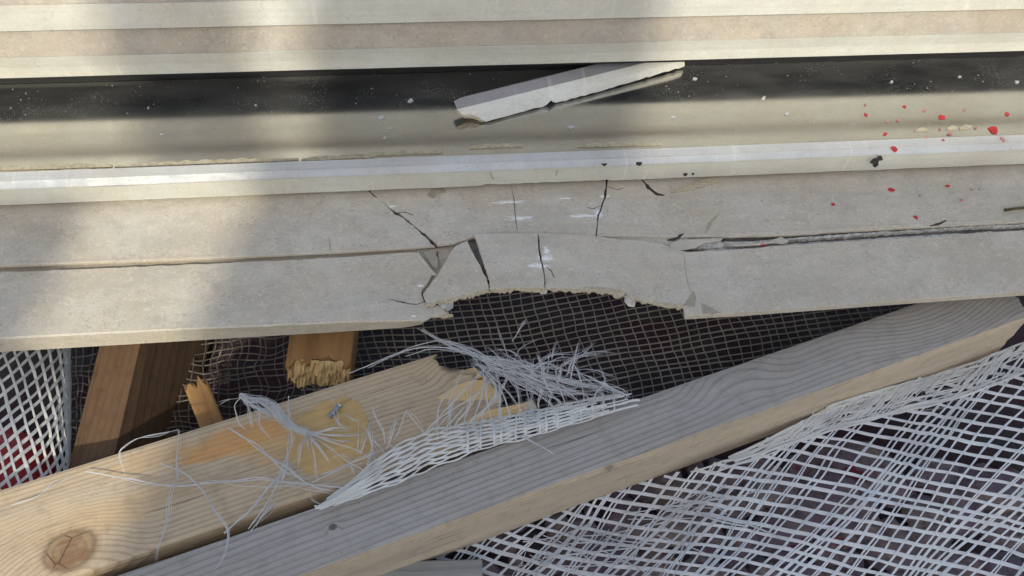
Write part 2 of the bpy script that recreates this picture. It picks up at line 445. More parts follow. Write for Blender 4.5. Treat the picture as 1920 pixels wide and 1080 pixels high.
P('groove_floor', [(1125, 430), (1290, 432), (1290, 462), (1240, 466), (1125, 456)], ZU - .0016, 1.2 * MM, M['face'], win)
# rounded nosing along the lower edge of the upper face
def nosing(line, r=.75 * MM, mat=None):
    V, Fc = [], []; n = 0; k = 7; pts = []
    for a, b in zip(line, line[1:]):
        m_ = max(2, int(abs(b[0] - a[0]) / 16))
        for i in range(m_): pts.append((a[0] + (b[0] - a[0]) * i / m_, a[1] + (b[1] - a[1]) * i / m_))
    pts.append(line[-1])
    for (x, y) in pts:
        c = un(x, y, ZU - .0006)
        for j in range(k):
            t = math.pi * j / (k - 1)
            V.append((c.x, c.y - math.cos(t) * r * 1.8, c.z + math.sin(t) * r))
    for i in range(len(pts) - 1):
        for j in range(k):
            a, b = i * k + j, i * k + (j + 1) % k
            Fc.append((a, b, b + k, a + k))
    Fc += [tuple(range(k))[::-1], tuple((len(pts) - 1) * k + j for j in range(k))]
    return mk('nosing', V, Fc, mat or M['face'], win, smooth=False)
nosing([(-260, 507), (0, 495), (320, 484), (640, 469), (806, 459)])
nosing([(822, 456), (850, 452), (886, 442)], .8 * MM)
nosing([(1119, 439), (1280, 441), (1480, 435), (1600, 428), (1920, 411), (2100, 401)], .9 * MM)

# lower face, left piece, with its front edge strip
P('lower_face', [(-260, 523), (0, 510, .7), (320, 497, .7), (640, 482), (760, 473, .6), (778, 472, .8), (800, 492, 1.2), (812, 510, 1.2), (803, 530, 1), (790, 548, .8), (795, 566, .8), (826, 574), (836, 586, 2), (806, 594), (796, 600), (640, 603), (320, 617), (0, 633), (-260, 648)], ZL, TH, M['face'], win)
fa = [(-260, 647), (0, 632), (320, 616), (640, 602), (760, 598), (797, 599)]
fb = [(-260, 676), (0, 660), (320, 641), (640, 622), (760, 614), (792, 608)]
V, Fc = [], []
for (a, b) in zip(fa, fb):
    p0 = un(*a, ZL - .0002); p1 = un(*b, ZL - .016); pm = p0.lerp(p1, .12) + Vector((0, -.0012, .0012))
    V += [p0 + Vector((0, .001, -.0002)), p0, pm, p1, p1 + Vector((0, .0025, 0)), p0 + Vector((0, .0025, -.003))]
for i in range(len(fa) - 1):
    for j in range(6):
        a, b = i * 6 + j, i * 6 + (j + 1) % 6
        Fc.append((a, b, b + 6, a + 6))
n6 = (len(fa) - 1) * 6
Fc += [(5, 4, 3, 2, 1, 0), tuple(n6 + j for j in range(6))]
mk('front_edge', V, Fc, M['face'], win)
# fragments pushed up in the middle
tri = [(853, 461), (876, 451), (882, 464, .6), (897, 492, 1), (913, 522, .8), (917, 541), (884, 549, 1.5), (834, 561, 1.5), (800, 568), (793, 551, 1), (813, 524, 1), (835, 491, .8)]
P('sunken_piece', [(780, 470), (815, 466), (852, 460), (846, 480), (826, 515), (800, 556), (788, 546), (803, 530), (812, 510), (798, 490)], lambda x, y: ZL - .0035 - (x - 780) * 2e-5, TH, M['face'], win)
frag1 = P('broken_fragment', tri, lambda x, y: ZL + .0050 + (x - 850) * 1.6e-5, TH, M['face'], win)
c1 = [(889, 438), (950, 437), (1007, 437, .8), (1010, 470, 1), (1016, 497, 1), (1021, 525, .8), (1020, 539, 1.6), (960, 540, 1.6), (930, 540, 1.4), (919, 544), (918, 524, 1.0), (908, 494, 1), (897, 460, .8)]
frag2 = P('broken_fragment', c1, lambda x, y: ZU + .0058, TH, M['face'], win)
l3 = [(1009, 437), (1060, 438, .6), (1110, 442, .8), (1180, 449, .8), (1238, 456, .8), (1262, 466, 1), (1288, 472), (1330, 470, .6), (1400, 466, .8), (1480, 459, .8), (1600, 452, .8), (1760, 443, .8), (1920, 431), (2100, 420),
      (2100, 534), (1920, 547), (1600, 570), (1400, 585), (1340, 590, .8), (1284, 592, .6), (1281, 574, 1.4), (1250, 573, 1.2), (1215, 565, 1.2), (1182, 558, 1), (1172, 549, 1.6), (1120, 544, 1.6), (1060, 540, 1.6), (1022, 539), (1022.5, 525, .8), (1018.5, 497, 1.2), (1012.5, 470, 1)]
zl3 = lambda x, y: ZU + .0045 - .0075 * max(0, min(1, (x - 1010) / 700))
P('lower_face', l3, zl3, TH, M['face'], win)
V, Fc = [], []
fa = [(1284, 592), (1400, 585), (1600, 570), (1920, 547), (2100, 534)]; fb = [(1284, 599), (1400, 592), (1600, 577), (1920, 554), (2100, 541)]
for a, b in zip(fa, fb):
    p0 = un(*a, zl3(*a) - .0002); p1 = un(*b, zl3(*a) - .0048)
    V += [p0 + Vector((0, .001, 0)), p0, p1, p1 + Vector((0, .0025, 0)), p0 + Vector((0, .0025, -.0032))]
for i in range(len(fa) - 1):
    for j in range(5):
        a, b = i * 5 + j, i * 5 + (j + 1) % 5
        Fc.append((a, b, b + 5, a + 5))
n5 = (len(fa) - 1) * 5
Fc += [(4, 3, 2, 1, 0), tuple(n5 + j for j in range(5))]
mk('front_edge', V, Fc, M['face'], win)
# crumbly tan rims on the broken edges
def rim(name, line, wid, z, mat=None):
    up = [(x, y - 2) for x, y in line]; lo = [(x, y + wid * U(.6, 1.35), 2.9) for x, y in reversed(line)]
    return P(name, [(a, b) for a, b in up] + lo, z, 2.0 * MM, mat or M['crumb'], win, seg=3.5, bev=.6 * MM)
rim('crumbled_edge', [(798, 567), (834, 560), (884, 548), (918, 541)], 7, lambda x, y: ZL + .0046 + (x - 850) * 1.6e-5)
rim('crumbled_edge', [(917, 541), (930, 536), (960, 534), (990, 535), (1022, 535)], 9, ZU + .0040)
rim('crumbled_edge', [(1025, 534), (1060, 535), (1120, 539), (1172, 546)], 9, ZU + .0036)
rim('crumbled_edge', [(1186, 556), (1215, 562), (1250, 569), (1282, 571)], 5, ZU + .0022)
P('torn_wall', [(822, 571), (838, 565, 1), (850, 565, 1.2), (836, 576, 1.2), (824, 577)], ZL - .0005, 9 * MM, M['core'], win)
P('torn_wall', [(812, 578), (836, 577, 1), (842, 588, 2), (850, 590), (830, 594, 2), (810, 592)], ZL - .0012, 3 * MM, M['crumb'], win)
P('torn_wall', [(1174, 547), (1181, 547), (1184, 560, 1), (1192, 566, 1), (1180, 564, 1), (1173, 556)], ZU + .0006, 7 * MM, M['core'], win)
P('torn_wall', [(1012, 539), (1024, 538), (1026, 545), (1014, 546)], ZU + .0020, 4 * MM, M['core'], win)
P('chipped_piece', [(1282, 572), (1301, 544), (1305, 556), (1303, 574, 1), (1292, 576)], zl3(1290, 560) + .0005, .8 * MM, M['chip'], win)
P('chipped_piece', [(1313, 565), (1330, 574, .8), (1352, 586), (1335, 589), (1318, 588, .8)], zl3(1320, 575) + .0004, .7 * MM, M['chip'], win)
P('chipped_piece', [(775, 474), (784, 472), (812, 507), (820, 515), (812, 516)], ZL + .0011, .9 * MM, M['face'], win)
P('chipped_piece', [(795, 473), (815, 470), (822, 488, .6), (822, 502), (812, 500)], ZL + .0007, .6 * MM, M['chip'], win)
P('chipped_piece', [(800, 365), (812, 351), (832, 350), (836, 360), (820, 366), (812, 372)], ZU + .0007, .8 * MM, M['chip'], win)
# inner web seen through the cracks
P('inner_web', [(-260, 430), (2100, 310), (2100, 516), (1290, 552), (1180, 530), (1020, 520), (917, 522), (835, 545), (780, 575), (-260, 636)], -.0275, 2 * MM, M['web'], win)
# torn groove on the right: white core showing
P('torn_core', [(1290, 462), (1345, 452, .8), (1400, 452, 1), (1480, 446, 1), (1600, 437, .8), (1760, 428, .8), (1920, 419), (2100, 409), (2100, 415), (1920, 422, 1), (1760, 429, 1.6), (1690, 434, 1.6), (1600, 441, 1.4), (1500, 448, 1.4), (1440, 454, 1), (1380, 460, 1), (1330, 465, 1)], ZU - .0016, 4 * MM, M['core_dirty'], win, seg=4)
P('torn_core', [(1318, 470), (1345, 461, 1), (1362, 466), (1400, 465, .8), (1480, 457, 1.2), (1540, 453, 1.2), (1700, 443, 1.2), (1860, 434), (1900, 433), (1900, 436), (1760, 446, .6), (1600, 455, .6), (1480, 462, .6), (1400, 468), (1330, 473)], ZU - .0033, 3 * MM, M['core_dirty'], win, seg=4)
P('torn_lip', [(1258, 456), (1275, 449), (1318, 447, .8), (1356, 446), (1352, 450, .8), (1322, 455), (1305, 464, .8), (1270, 470), (1254, 465, .8)], ZU + .0012, 1.2 * MM, M['face'], win)
P('torn_lip', [(1362, 452), (1368, 457, .6), (1382, 458), (1440, 453, .8), (1464, 443), (1480, 452), (1472, 456, .8), (1448, 455, .6), (1420, 459), (1378, 461, .6)], ZU - .0008, 1.2 * MM, M['face'], win)
# shallow gouges and hairline cracks
def gouge(line, wd, z, mat=None, name='crack_line'):
    V, Fc = [], []; pts = []
    for a, b in zip(line, line[1:]):
        k = max(2, int(math.hypot(b[0] - a[0], b[1] - a[1]) / 4))
        for i in range(k): pts.append((a[0] + (b[0] - a[0]) * i / k + U(-.7, .7), a[1] + (b[1] - a[1]) * i / k + U(-.7, .7)))
    pts.append(line[-1]); n = len(pts)
    for i, (x, y) in enumerate(pts):
        c = un(x, y, z); ww = wd * .4 * MM * .5 * (.25 + math.sin(math.pi * (i + .3) / n) * .9) * U(.6, 1.2)
        a = pts[max(i - 1, 0)]; b = pts[min(i + 1, n - 1)]
        t = (un(*b, z) - un(*a, z)).normalized(); s = Vector((-t.y, t.x, 0)) * ww
        V += [c - s + Vector((0, 0, .00012)), c + s + Vector((0, 0, .00012)), c + s * 1.3 - Vector((0, 0, .0006)), c - s * 1.3 - Vector((0, 0, .0006))]
        if i:
            k = 4 * i
            for j in range(4): Fc.append((k - 4 + j, k - 4 + (j + 1) % 4, k + (j + 1) % 4, k + j))
    Fc += [(3, 2, 1, 0), tuple(4 * (n - 1) + j for j in range(4))]
    return mk(name, V, Fc, mat or M['crack'], win)
gouge([(958, 347), (964, 375), (966, 405), (970, 435)], 1.6, ZU)
gouge([(1203, 337), (1216, 352), (1232, 364), (1246, 366)], 7, ZU)
gouge([(1349, 400), (1334, 416), (1326, 428), (1322, 440)], 7, ZU, M['chip'])
gouge([(617, 446), (618, 462), (621, 472)], 3, ZU, M['chip'])
gouge([(728, 561), (760, 568), (782, 571), (797, 566)], 2.0, ZL)
gouge([(780, 480), (800, 498), (815, 514)], 2.0, ZL)
gouge([(1282, 470), (1284, 500), (1290, 530), (1296, 548)], 1.2, zl3(1285, 500), M['chip'])
gouge([(914, 304), (918, 322), (926, 336)], 2.0, .0045, M['chip'])
gouge([(1044, 306), (1046, 318), (1042, 330)], 2.0, .0045, M['chip'])
gouge([(1744, 423), (1760, 420), (1774, 413)], 4, ZU + .0004)
gouge([(1252, 450), (1268, 447), (1282, 438)], 4, ZU + .0004)
gouge([(742, 400), (760, 398), (776, 404)], 1.4, ZU); gouge([(1128, 385), (1112, 392), (1100, 388)], 1.2, ZU)
gouge([(822, 470), (818, 484), (820, 498)], 1.6, ZL - .0035); gouge([(1022, 500), (1034, 508), (1040, 520)], 1.2, ZU + .0045)
gouge([(840, 352), (828, 362), (820, 378)], 1.6, ZU, M['chip']); gouge([(1140, 350), (1158, 356), (1170, 352)], 1.2, ZU)
for (x, y, s) in ((1133, 305, 7), (1198, 304, 8), (1640, 302, 9), (1650, 296, 7), (1285, 326, 4), (1300, 325, 3), (1186, 297, 3), (1642, 308, 6)):
    h = [(x + s * U(.6, 1.1) * math.cos(a), y + s * .7 * U(.5, 1.1) * math.sin(a)) for a in [i * .7 for i in range(9)]]
    P('rust_speck', h, lambda a, b: .0085 if y < 306 else .0050, 1.4 * MM, M['crack'], win, bev=.1 * MM)
# dried sealant along the glass edge
for (a, b, y0, y1) in ((-60, 210, 317, 309), (215, 560, 311, 297), (565, 700, 298, 292), (640, 830, 291, 283), (880, 980, 275, 271), (1080, 1240, 273, 268), (1716, 1742, 243, 241), (1776, 1796, 240, 238), (1800, 1822, 239, 236)):
    n = int((b - a) / 9); up = []; lo = []
    for i in range(n + 1):
        x = a + (b - a) * i / n; y = y0 + (y1 - y0) * i / n
        t = (2 + 6 * abs(noise.noise(Vector((x * .03, y0, 2)))) + 2 * R()) * min(1, 4 * i / n + .2, 4 * (n - i) / n + .2)
        up.append((x, y - t)); lo.append((x, y + 2 + 1.5 * R()))
    P('sealant_bead', up + lo[::-1], .0012, 1.4 * MM, M['seal'], win, bev=.3 * MM)

# ------------------------------------------------------------------ broken strip lying on the glass
sh = empty('broken_frame_strip', un(1060, 190, 0), 'white broken strip of window frame lying aslant on the dark glass', 'broken strip')
def strip_quad(name, top, bot, th, mat, rough=0):
    """face between two 3-d polylines, thickened backwards"""
    V, Fc = [], []; n = len(top)
    bk = Vector((.15, .75, -.45)).normalized() * th
    for a, b in zip(top, bot): V += [a, b, b + bk, a + bk]
    for i in range(n - 1):
        for j in range(4):
            p, q = i * 4 + j, i * 4 + (j + 1) % 4
            Fc.append((p, q, q + 4, p + 4))
    Fc += [(3, 2, 1, 0), tuple(4 * (n - 1) + j for j in range(4))]
    return mk(name, V, Fc, mat, sh)
def line3(pts, n=40, amp=0, seed=0, ph=0):
    """pts (px, py, z) -> evenly resampled 3-d polyline, amp = ragged edge in metres"""
    q = []
    for i in range(n):
        t = i / (n - 1) * (len(pts) - 1); k = min(int(t), len(pts) - 2); t -= k
        a, b = pts[k], pts[k + 1]
        x, y, z = (a[j] + (b[j] - a[j]) * t for j in range(3))
        e = amp * (noise.noise(Vector((i * .9, seed, 0))) + .6 * noise.noise(Vector((i * .35, seed, 5))))
        q.append(un(x, y, z) + Vector((0, 0, e)))
    return q
zl_, zr_ = .006, .012
A_ = [(851, 190, .0125), (866, 183, .0130), (1100, 125, .0135), (1200, 101, .0140), (1300, 80, .0140)]
B_ = [(857, 205, .0115), (890, 197, .0120), (1100, 145, .0125), (1200, 120, .0130), (1300, 96, .0130)]
C_ = [(868, 216, .0085), (910, 210, .0085), (1100, 161, .0095), (1200, 135, .0100), (1283, 112, .0105)]
D_ = [(890, 222, .0030), (912, 228, .0024), (1030, 196, .0022), (1100, 178, .0026), (1200, 149, .0032), (1284, 124, .0036)]
a3, b3, c3 = line3(A_), line3(B_), line3(C_); c3b = line3(C_, 70)
d3 = line3(D_, 70, .0016, 4)
nx_ = un(1031, 194, .002).x
for v_ in d3:
    q_ = (v_.x - nx_) / .0035
    if abs(q_) < 1: v_.z += .0042 * (1 - q_ * q_)
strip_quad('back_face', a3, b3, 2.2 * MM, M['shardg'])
strip_quad('middle_face', b3, c3, 2.2 * MM, M['shardw'])
strip_quad('front_face', c3b, d3, 2.2 * MM, M['shardw'])
pl = [un(853, 206, .0105), un(862, 216, .0060), un(872, 222, .0030), un(886, 222, .0026), un(904, 229, .0020), un(893, 220, .0060), un(878, 213, .0090)]
bk = Vector((.012, .008, -.002))
mk('broken_end', pl + [v + bk for v in pl], [tuple(range(7))] + [tuple(range(13, 6, -1))] + [(i, i + 7, (i + 1) % 7 + 7, (i + 1) % 7) for i in range(7)], M['crumb'], sh)

# ------------------------------------------------------------------ flakes, twig, sliver
def flake(name, px, py, s, z, mat, label, cat, group=None, asp=.6, ang=0):
    k = 7; pts = []
    for i in range(k):
        a = i / k * math.tau; r = s * .5 * U(.45, 1.1)
        x, y = r * math.cos(a), r * asp * math.sin(a)
        pts.append((px + x * math.cos(ang) - y * math.sin(ang), py + x * math.sin(ang) + y * math.cos(ang)))
    tx, ty = U(-3e-5, 3e-5), U(-3e-5, 3e-5)
    o = P(name, pts, lambda x, y: z + .0007 + (x - px) * tx + (y - py) * ty, .6 * MM, mat, bev=.1 * MM)
    return tag(o, label, cat, group)
flake('paint_flake', 1863, 243, 23, .0002, M['red'], 'largest bright red paint flake, on the glass near the right edge', 'paint flake', None, .75)
flake('paint_flake', 1677, 280, 20, .0118, M['red'], 'elongated red paint flake on the white top of the near frame bead', 'paint flake', None, .55, .7)
flake('paint_flake', 1767, 219, 15, .0002, M['red'], 'mid-sized red paint flake on the glass above the bead', 'paint flake', None, .7, .4)
GR = 'small red flakes on the glass'
for x, y, s, mt in ((1624, 214, 10, 'red'), (1623, 195, 9, 'pink'), (1697, 199, 11, 'red'), (1734, 206, 11, 'pink'), (1685, 225, 11, 'pink'), (1665, 227, 9, 'pink'),
                    (1660, 250, 11, 'red'), (1780, 250, 15, 'pink'), (1830, 239, 12, 'pink'), (1888, 212, 14, 'red'), (1810, 204, 10, 'pink'), (1763, 242, 8, 'pink')):
    flake('paint_flake', x, y, s * .85, .0002, M[mt], 'small red or pink paint flake scattered on the glass at right', 'paint flake', GR, .6, U(-.5, .8))
for x, y, s, mt in ((1880, 261, 16, 'pink'), (1769, 262, 6, 'red'), (1738, 257, 8, 'pink')):
    flake('paint_flake', x, y, s, .0118, M[mt], 'small red or pink paint flake on the bead at right', 'paint flake', 'small red flakes on the bead', .55, .5)
for x, y, s in ((1671, 356, 16), (1776, 348, 12), (1562, 383, 12), (1822, 355, 7), (1836, 354, 4), (1803, 375, 8), (1725, 366, 6), (1717, 407, 11), (1429, 376, 5)):
    flake('paint_flake', x, y, s, ZU, M['red' if s > 10 else 'pink'], 'small red paint flake lying on the upper cream face at right', 'paint flake', 'red flakes on the upper face', .6, U(0, .6))
flake('paint_flake', 1431, 459, 13, ZU - .001, M['red'], 'red paint flake stuck in the torn white groove', 'paint flake', None, .4)
GW = 'white flakes on the glass'
for x, y, s, lb in ((770, 187, 20, 'larger white chip on the dark glass left of the slanting strip'), (1302, 147, 15, 'white chip on the dark glass just right of the slanting strip'),
                    (715, 220, 20, None), (1070, 238, 20, None), (722, 258, 12, None), (1672, 153, 12, None), (1800, 143, 9, None), (1908, 153, 14, None),
                    (1432, 184, 18, None), (1475, 212, 16, None), (303, 251, 10, None), (278, 201, 8, None), (1118, 222, 8, None), (730, 240, 9, None), (1262, 219, 18, None), (480, 196, 7, None)):
    flake('white_chip', x, y, s * .75, .0002, M['white'], lb or 'small pale chip scattered on the window glass', 'chip', None if lb else GW, .5, U(-.6, .3))
V, Fc = [], []
tp = spline([un(1884, 394, ZU + .0022), un(1905, 391, ZU + .0026), un(1935, 388, ZU + .0022), un(1990, 380, ZU + .0022)], 14)
for i, q in enumerate(tp):
    for j in range(6):
        a = j / 6 * math.tau; rr = .0013 * (1 + .35 * noise.noise(q * 400)) * (1.2 if i < 2 else 1)
        V.append(q + Vector((0, math.cos(a) * rr, math.sin(a) * rr)))
for i in range(13):
    for j in range(6): Fc.append((i * 6 + j, i * 6 + (j + 1) % 6, i * 6 + 6 + (j + 1) % 6, i * 6 + 6 + j))
Fc += [tuple(range(6))[::-1], tuple(78 + j for j in range(6))]
tag(mk('twig', V, Fc, mat_plain('twig_bark', (.10, .075, .03), .6, 300, .8, .6)), 'short dark twig on the cream face at the right edge', 'twig')
tag(P('wood_sliver', [(1258, 360), (1290, 345), (1330, 333), (1350, 332), (1346, 340), (1300, 354)], ZU + .0018, 1.4 * MM, M['crumb']), 'thin pale sliver lying under the bead lip right of centre', 'sliver')

# ------------------------------------------------------------------ lumber
def lumber(name, A, B, wid, hgt, mat, label, cat='lumber', ext=(0, 0), nx=70, ends=(None, None), roll=0, ny=10, nz=8, rnd=.0022, wob=.0006, zext=0):
    """board whose top front edge runs A -> B; local x along, y to the back, z up. ends: functions (y, z) -> how far the broken end sticks out"""
    A = Vector(A); B = Vector(B); ex = (B - A).normalized()
    A = A - ex * ext[0]; B = B + ex * ext[1]; L = (B - A).length
    ez = (Vector((0, 0, 1)) - ex * ex.z).normalized(); ey = ez.cross(ex)
    if roll:
        q = Matrix.Rotation(roll, 3, ex); ez = q @ ez; ey = q @ ey
    per = [(wid * i / ny, 0) for i in range(ny)] + [(wid, -hgt * i / nz) for i in range(nz)] + [(wid - wid * i / ny, -hgt) for i in range(ny)] + [(0, -hgt + hgt * i / nz) for i in range(nz)]
    def rd(y, z):
        cy_ = min(max(y, rnd), wid - rnd); cz_ = min(max(z, -hgt + rnd), -rnd)
        d = Vector((y - cy_, z - cz_))
        if abs(d.x) > 1e-9 and abs(d.y) > 1e-9: d = d.normalized() * rnd
        return cy_ + d.x, cz_ + d.y
    k = len(per); V = []; Fc = []
    e0 = ends[0] or (lambda y, z: 0); e1 = ends[1] or (lambda y, z: 0)
    for i in range(nx + 1):
        for (y, z) in per:
            f = i / nx
            x = L * f - e0(y, z) * (1 - f) ** 8 + e1(y, z) * f ** 8
            y2_, z2_ = rd(y, z)
            e = noise.noise(Vector((x * 8, y * 40, z * 40 + 7))) * wob
            V.append((x, y2_ + e, z2_ + e))
    for i in range(nx):
        for j in range(k):
            a, b = i * k + j, i * k + (j + 1) % k
            Fc.append((a, a + k, b + k, b))
    for side, e in ((0, e0), (1, e1)):
        g = {}
        for j, (y, z) in enumerate(per):
            iy = round(y / wid * ny); iz = round(-z / hgt * nz); g[(iy, iz)] = side * nx * k + j
        for iy in range(1, ny):
            for iz in range(1, nz):
                y, z = wid * iy / ny, -hgt * iz / nz
                g[(iy, iz)] = len(V); V.append(((-1 if side == 0 else 1) * e(y, z) + (L if side else 0), y, z))
        for iy in range(ny):
            for iz in range(nz):
                f = (g[(iy, iz)], g[(iy + 1, iz)], g[(iy + 1, iz + 1)], g[(iy, iz + 1)])
                Fc.append(f if side == 1 else f[::-1])
    me = bpy.data.meshes.new(name); me.from_pydata(V, [], Fc); me.update()
    o = link(name, me, mat)
    o.matrix_world = Matrix((( *(ex), ), ( *(ey), ), ( *(ez), ))).transposed().to_4x4()
    o.matrix_world = Matrix.Translation(A) @ o.matrix_world
    o['base'] = (0, 0, 0)
    tag(o, label, cat)
    return o, o.matrix_world.copy()
def snap(seed, amp, fx=90, fz=90, bias=None):
    return lambda y, z: amp * (noise.noise(Vector((y * fx, z * fz, seed))) + .7 * noise.noise(Vector((y * fx * 3, z * fz * 3, seed + 3)))) + (bias(y, z) if bias else 0)

# grey weathered beam, lower right
LB_A, LB_B = un(560, 1080, -.058), un(1912, 599, -.058)
mw = mat_wood('weathered_grey_wood', (.34, .31, .28), (.15, .13, .115), grey=(.36, .35, .33), grey_amt=.42, pith=(.13, -.15), tilt=(-.012, .012), ring=.0027,
              knots=((.508, .050, 0, .010, .010, 5.0, None, 0), (.69, .046, 0, .016, -.013, 4.6, None, 0), (.190, .0244, 0, .0022, .002, 3, (.10, .085, .075), .4)),
              side=((.56, .455, .345), (.36, .27, .19)), dirt=.35, wob=.0016, contrast=.72)
beam, MB2 = lumber('timber_beam', LB_A, LB_B, .0425, .062, mw, 'grey weathered timber beam with tan front face running to lower left', 'timber', ext=(.16, .012), ends=(None, snap(2, .004)))
# splintered far end of the beam
sp = []
for i in range(9):
    o0 = Vector(((LB_B - LB_A).length + .172 - .004, .002 + .004 * i * U(.8, 1.1), -U(.004, .03)))
    l = U(.01, .026); r_ = U(.0012, .003)
    V = [o0 + Vector((0, r_, 0)), o0 + Vector((0, -r_, r_ * .3)), o0 + Vector((0, 0, -r_ * 2.4)), o0 + Vector((l, U(-.003, .003), U(0, .008)))]
    me = bpy.data.meshes.new('splinter'); me.from_pydata(V, [], [(0, 1, 3), (1, 2, 3), (2, 0, 3), (0, 2, 1)])
    link('splinter', me, M['crumb'], beam)

V, Fc = [], []
for i in range(14):
    c = Vector((.386 + U(-.003, .003), -.0005, -.003 + U(-.002, .002))); d = Vector((U(-.004, .004), -U(.001, .004), U(-.003, .003))); s_ = Vector((0, 0, .0006)); b0 = len(V)
    V += [c - s_, c + s_, c + d, c + Vector((.0007, .0002, 0))]; Fc += [(b0, b0 + 1, b0 + 2), (b0, b0 + 2, b0 + 3), (b0 + 1, b0 + 3, b0 + 2)]
me = bpy.data.meshes.new('splinter_tuft'); me.from_pydata(V, [], Fc); me.update(); tag(link('splinter_tuft', me, M['crumb'], beam), kind='stuff')
# pale knotty board, lower left, snapped at its right end
B1A, B1B = un(0, 1131, -.060), un(935, 812, -.060)
w1_ = .0795
def b1end(y, z):
    f = y / w1_
    base = .012 - .06 * max(0, f - .52) ** 1.0 - .012 * abs(math.sin(f * 9)) + .02 * max(0, .45 - f)
    return base + .006 * noise.noise(Vector((y * 260, z * 160, 3)))
l1 = (B1B - B1A).length + .25
mw = mat_wood('knotty_pine', (.47, .365, .25), (.27, .175, .10), grey=(.33, .30, .265), grey_amt=.30, pith=(.24, -.07), tilt=(.006, .006), ring=.0036,
              knots=((.295, .0195, 0, .0140, .016, 3.4, (.21, .125, .07), .7), (.583, .068, -.003, .009, .008, 3, (.06, .05, .04), .4)),
              patch=((.415, .060, .050, .012, (.50, .24, .075), .8), (.36, .066, .04, .008, (.50, .32, .16), .4), (.33, .035, .06, .012, (.50, .33, .17), .35), (.445, .050, .035, .020, (.50, .30, .12), .6)),
              dirt=.45, wob=.0025, contrast=.70)
board, MB1 = lumber('pine_board', B1A, B1B, w1_, .038, mw, 'pale knotty pine board with snapped right end and orange patches', 'timber', ext=(.25, 0), ends=(None, b1end), ny=22, nz=10)
def on_board(px, py, dz=0): return MB1.inverted() @ un(px, py, -.060 + dz)
# fresh split faces and splinters on the snapped end
mfresh = mat_wood('fresh_split_wood', (.68, .48, .25), (.50, .31, .13), pith=(0, -.02), ring=.0022, dirt=.1, wob=.003, contrast=.6)
def wedge(name, pts, th, lift, parent=board, mat=None):
    V = [on_board(x, y) + Vector((0, 0, z)) for x, y, z in pts]; n = len(V)
    V2 = V + [v - Vector((0, 0, th)) for v in V]
    me = bpy.data.meshes.new(name); me.from_pydata(V2, [], [tuple(range(n))[::-1], tuple(range(n, 2 * n))] + [(i, (i + 1) % n, (i + 1) % n + n, i + n) for i in range(n)]); me.update()
    return link(name, me, mat or mfresh, parent)
wedge('split_face', [(818, 748, .0006), (850, 726, .001), (880, 716, .0015), (905, 713, .001), (930, 732, .0005), (922, 748, .001), (880, 752, .0008), (850, 750, .0008)], .004, 0)
wedge('split_face', [(868, 792, .0006), (905, 772, .0012), (950, 764, .0016), (1000, 752, .001), (1006, 764, .0006), (960, 778, .001), (900, 792, .001)], .004, 0)
wedge('split_face', [(905, 700, -.004), (922, 714, -.003), (930, 735, -.004), (912, 740, -.004)], .006, 0)
wedge('split_face', [(858, 690, -.006), (890, 682, -.005), (905, 700, -.006), (880, 712, -.005)], .006, 0)
mscar = mat_wood('yellow_scar_wood', (.50, .335, .15), (.40, .245, .105), pith=(.24, -.07), ring=.006, dirt=.25, wob=.003, contrast=.5)
wedge('split_face', [(x_, y_, .0004) for x_, y_ in jag([(548, 806, 2.5), (575, 772, 2.5), (610, 752, 2.5), (650, 744, 1.5), (676, 758, 1.2), (690, 790, 1.2), (697, 826, 1.2), (700, 852, 1.5), (682, 872, 2), (650, 882, 2.5), (604, 888, 2.5), (570, 884, 2.5), (540, 862, 3), (528, 836, 3)], 6)], .003, 0, mat=mscar)
# screw in the board
mscrew = NT('zinc_screw'); mscrew.p.inputs['Metallic'].default_value = .8
mscrew.fin((.34, .37, .40), .45, .5); mscrew = mscrew.m
s0, s1 = on_board(616, 783, .0015), on_board(638, 758, .0055)
V, Fc = [], []; ax = (s1 - s0); ln = ax.length; ax.normalize(); u_ = ax.orthogonal().normalized(); v_ = ax.cross(u_)
NS = 60
for i in range(NS + 1):
    f = i / NS
    for j in range(10):
        a = j / 10 * math.tau
        r_ = .0014 + .0010 * (.5 + .5 * math.cos((f * 7 - j / 10) * math.tau))
        if f > .88: r_ = .0019
        V.append(s0 + ax * ln * f + (u_ * math.cos(a) + v_ * math.sin(a)) * r_)
for i in range(NS):
    for j in range(10): Fc.append((i * 10 + j, i * 10 + (j + 1) % 10, i * 10 + 10 + (j + 1) % 10, i * 10 + 10 + j))
Fc += [tuple(range(10))[::-1], tuple(NS * 10 + j for j in range(10))]
me = bpy.data.meshes.new('screw'); me.from_pydata(V, [], Fc); me.update(); link('screw', me, mscrew, board)
for (x, y) in ((617, 858), (662, 844), (686, 832)):
    V = [on_board(x + 4 * math.cos(a) * U(.6, 1.2), y + 4 * math.sin(a) * U(.6, 1.2), .0003) for a in [i * math.tau / 7 for i in range(7)]]
    n = 7; me = bpy.data.meshes.new('nail_hole'); me.from_pydata(V + [v - Vector((0, 0, .002)) for v in V], [], [tuple(range(7))[::-1], tuple(range(7, 14))] + [(i, (i + 1) % 7, (i + 1) % 7 + 7, i + 7) for i in range(7)])
    link('nail_hole', me, M['crack'], board)

# brown post dropping away under the frame on the left
mw = mat_wood('brown_stud_wood', (.115, .068, .039), (.068, .038, .022), pith=(.18, -.14), tilt=(.05, .02), ring=.005, dirt=.6, contrast=.6)
pA, pB = un(214, 850, -.100), un(262, 650, -.082)
stud, _ = lumber('timber_stud', pA, pB, .040, .085, mw, 'dark orange brown stud standing under the frame at left', 'timber', ext=(.03, .08), roll=-.35, nx=30)
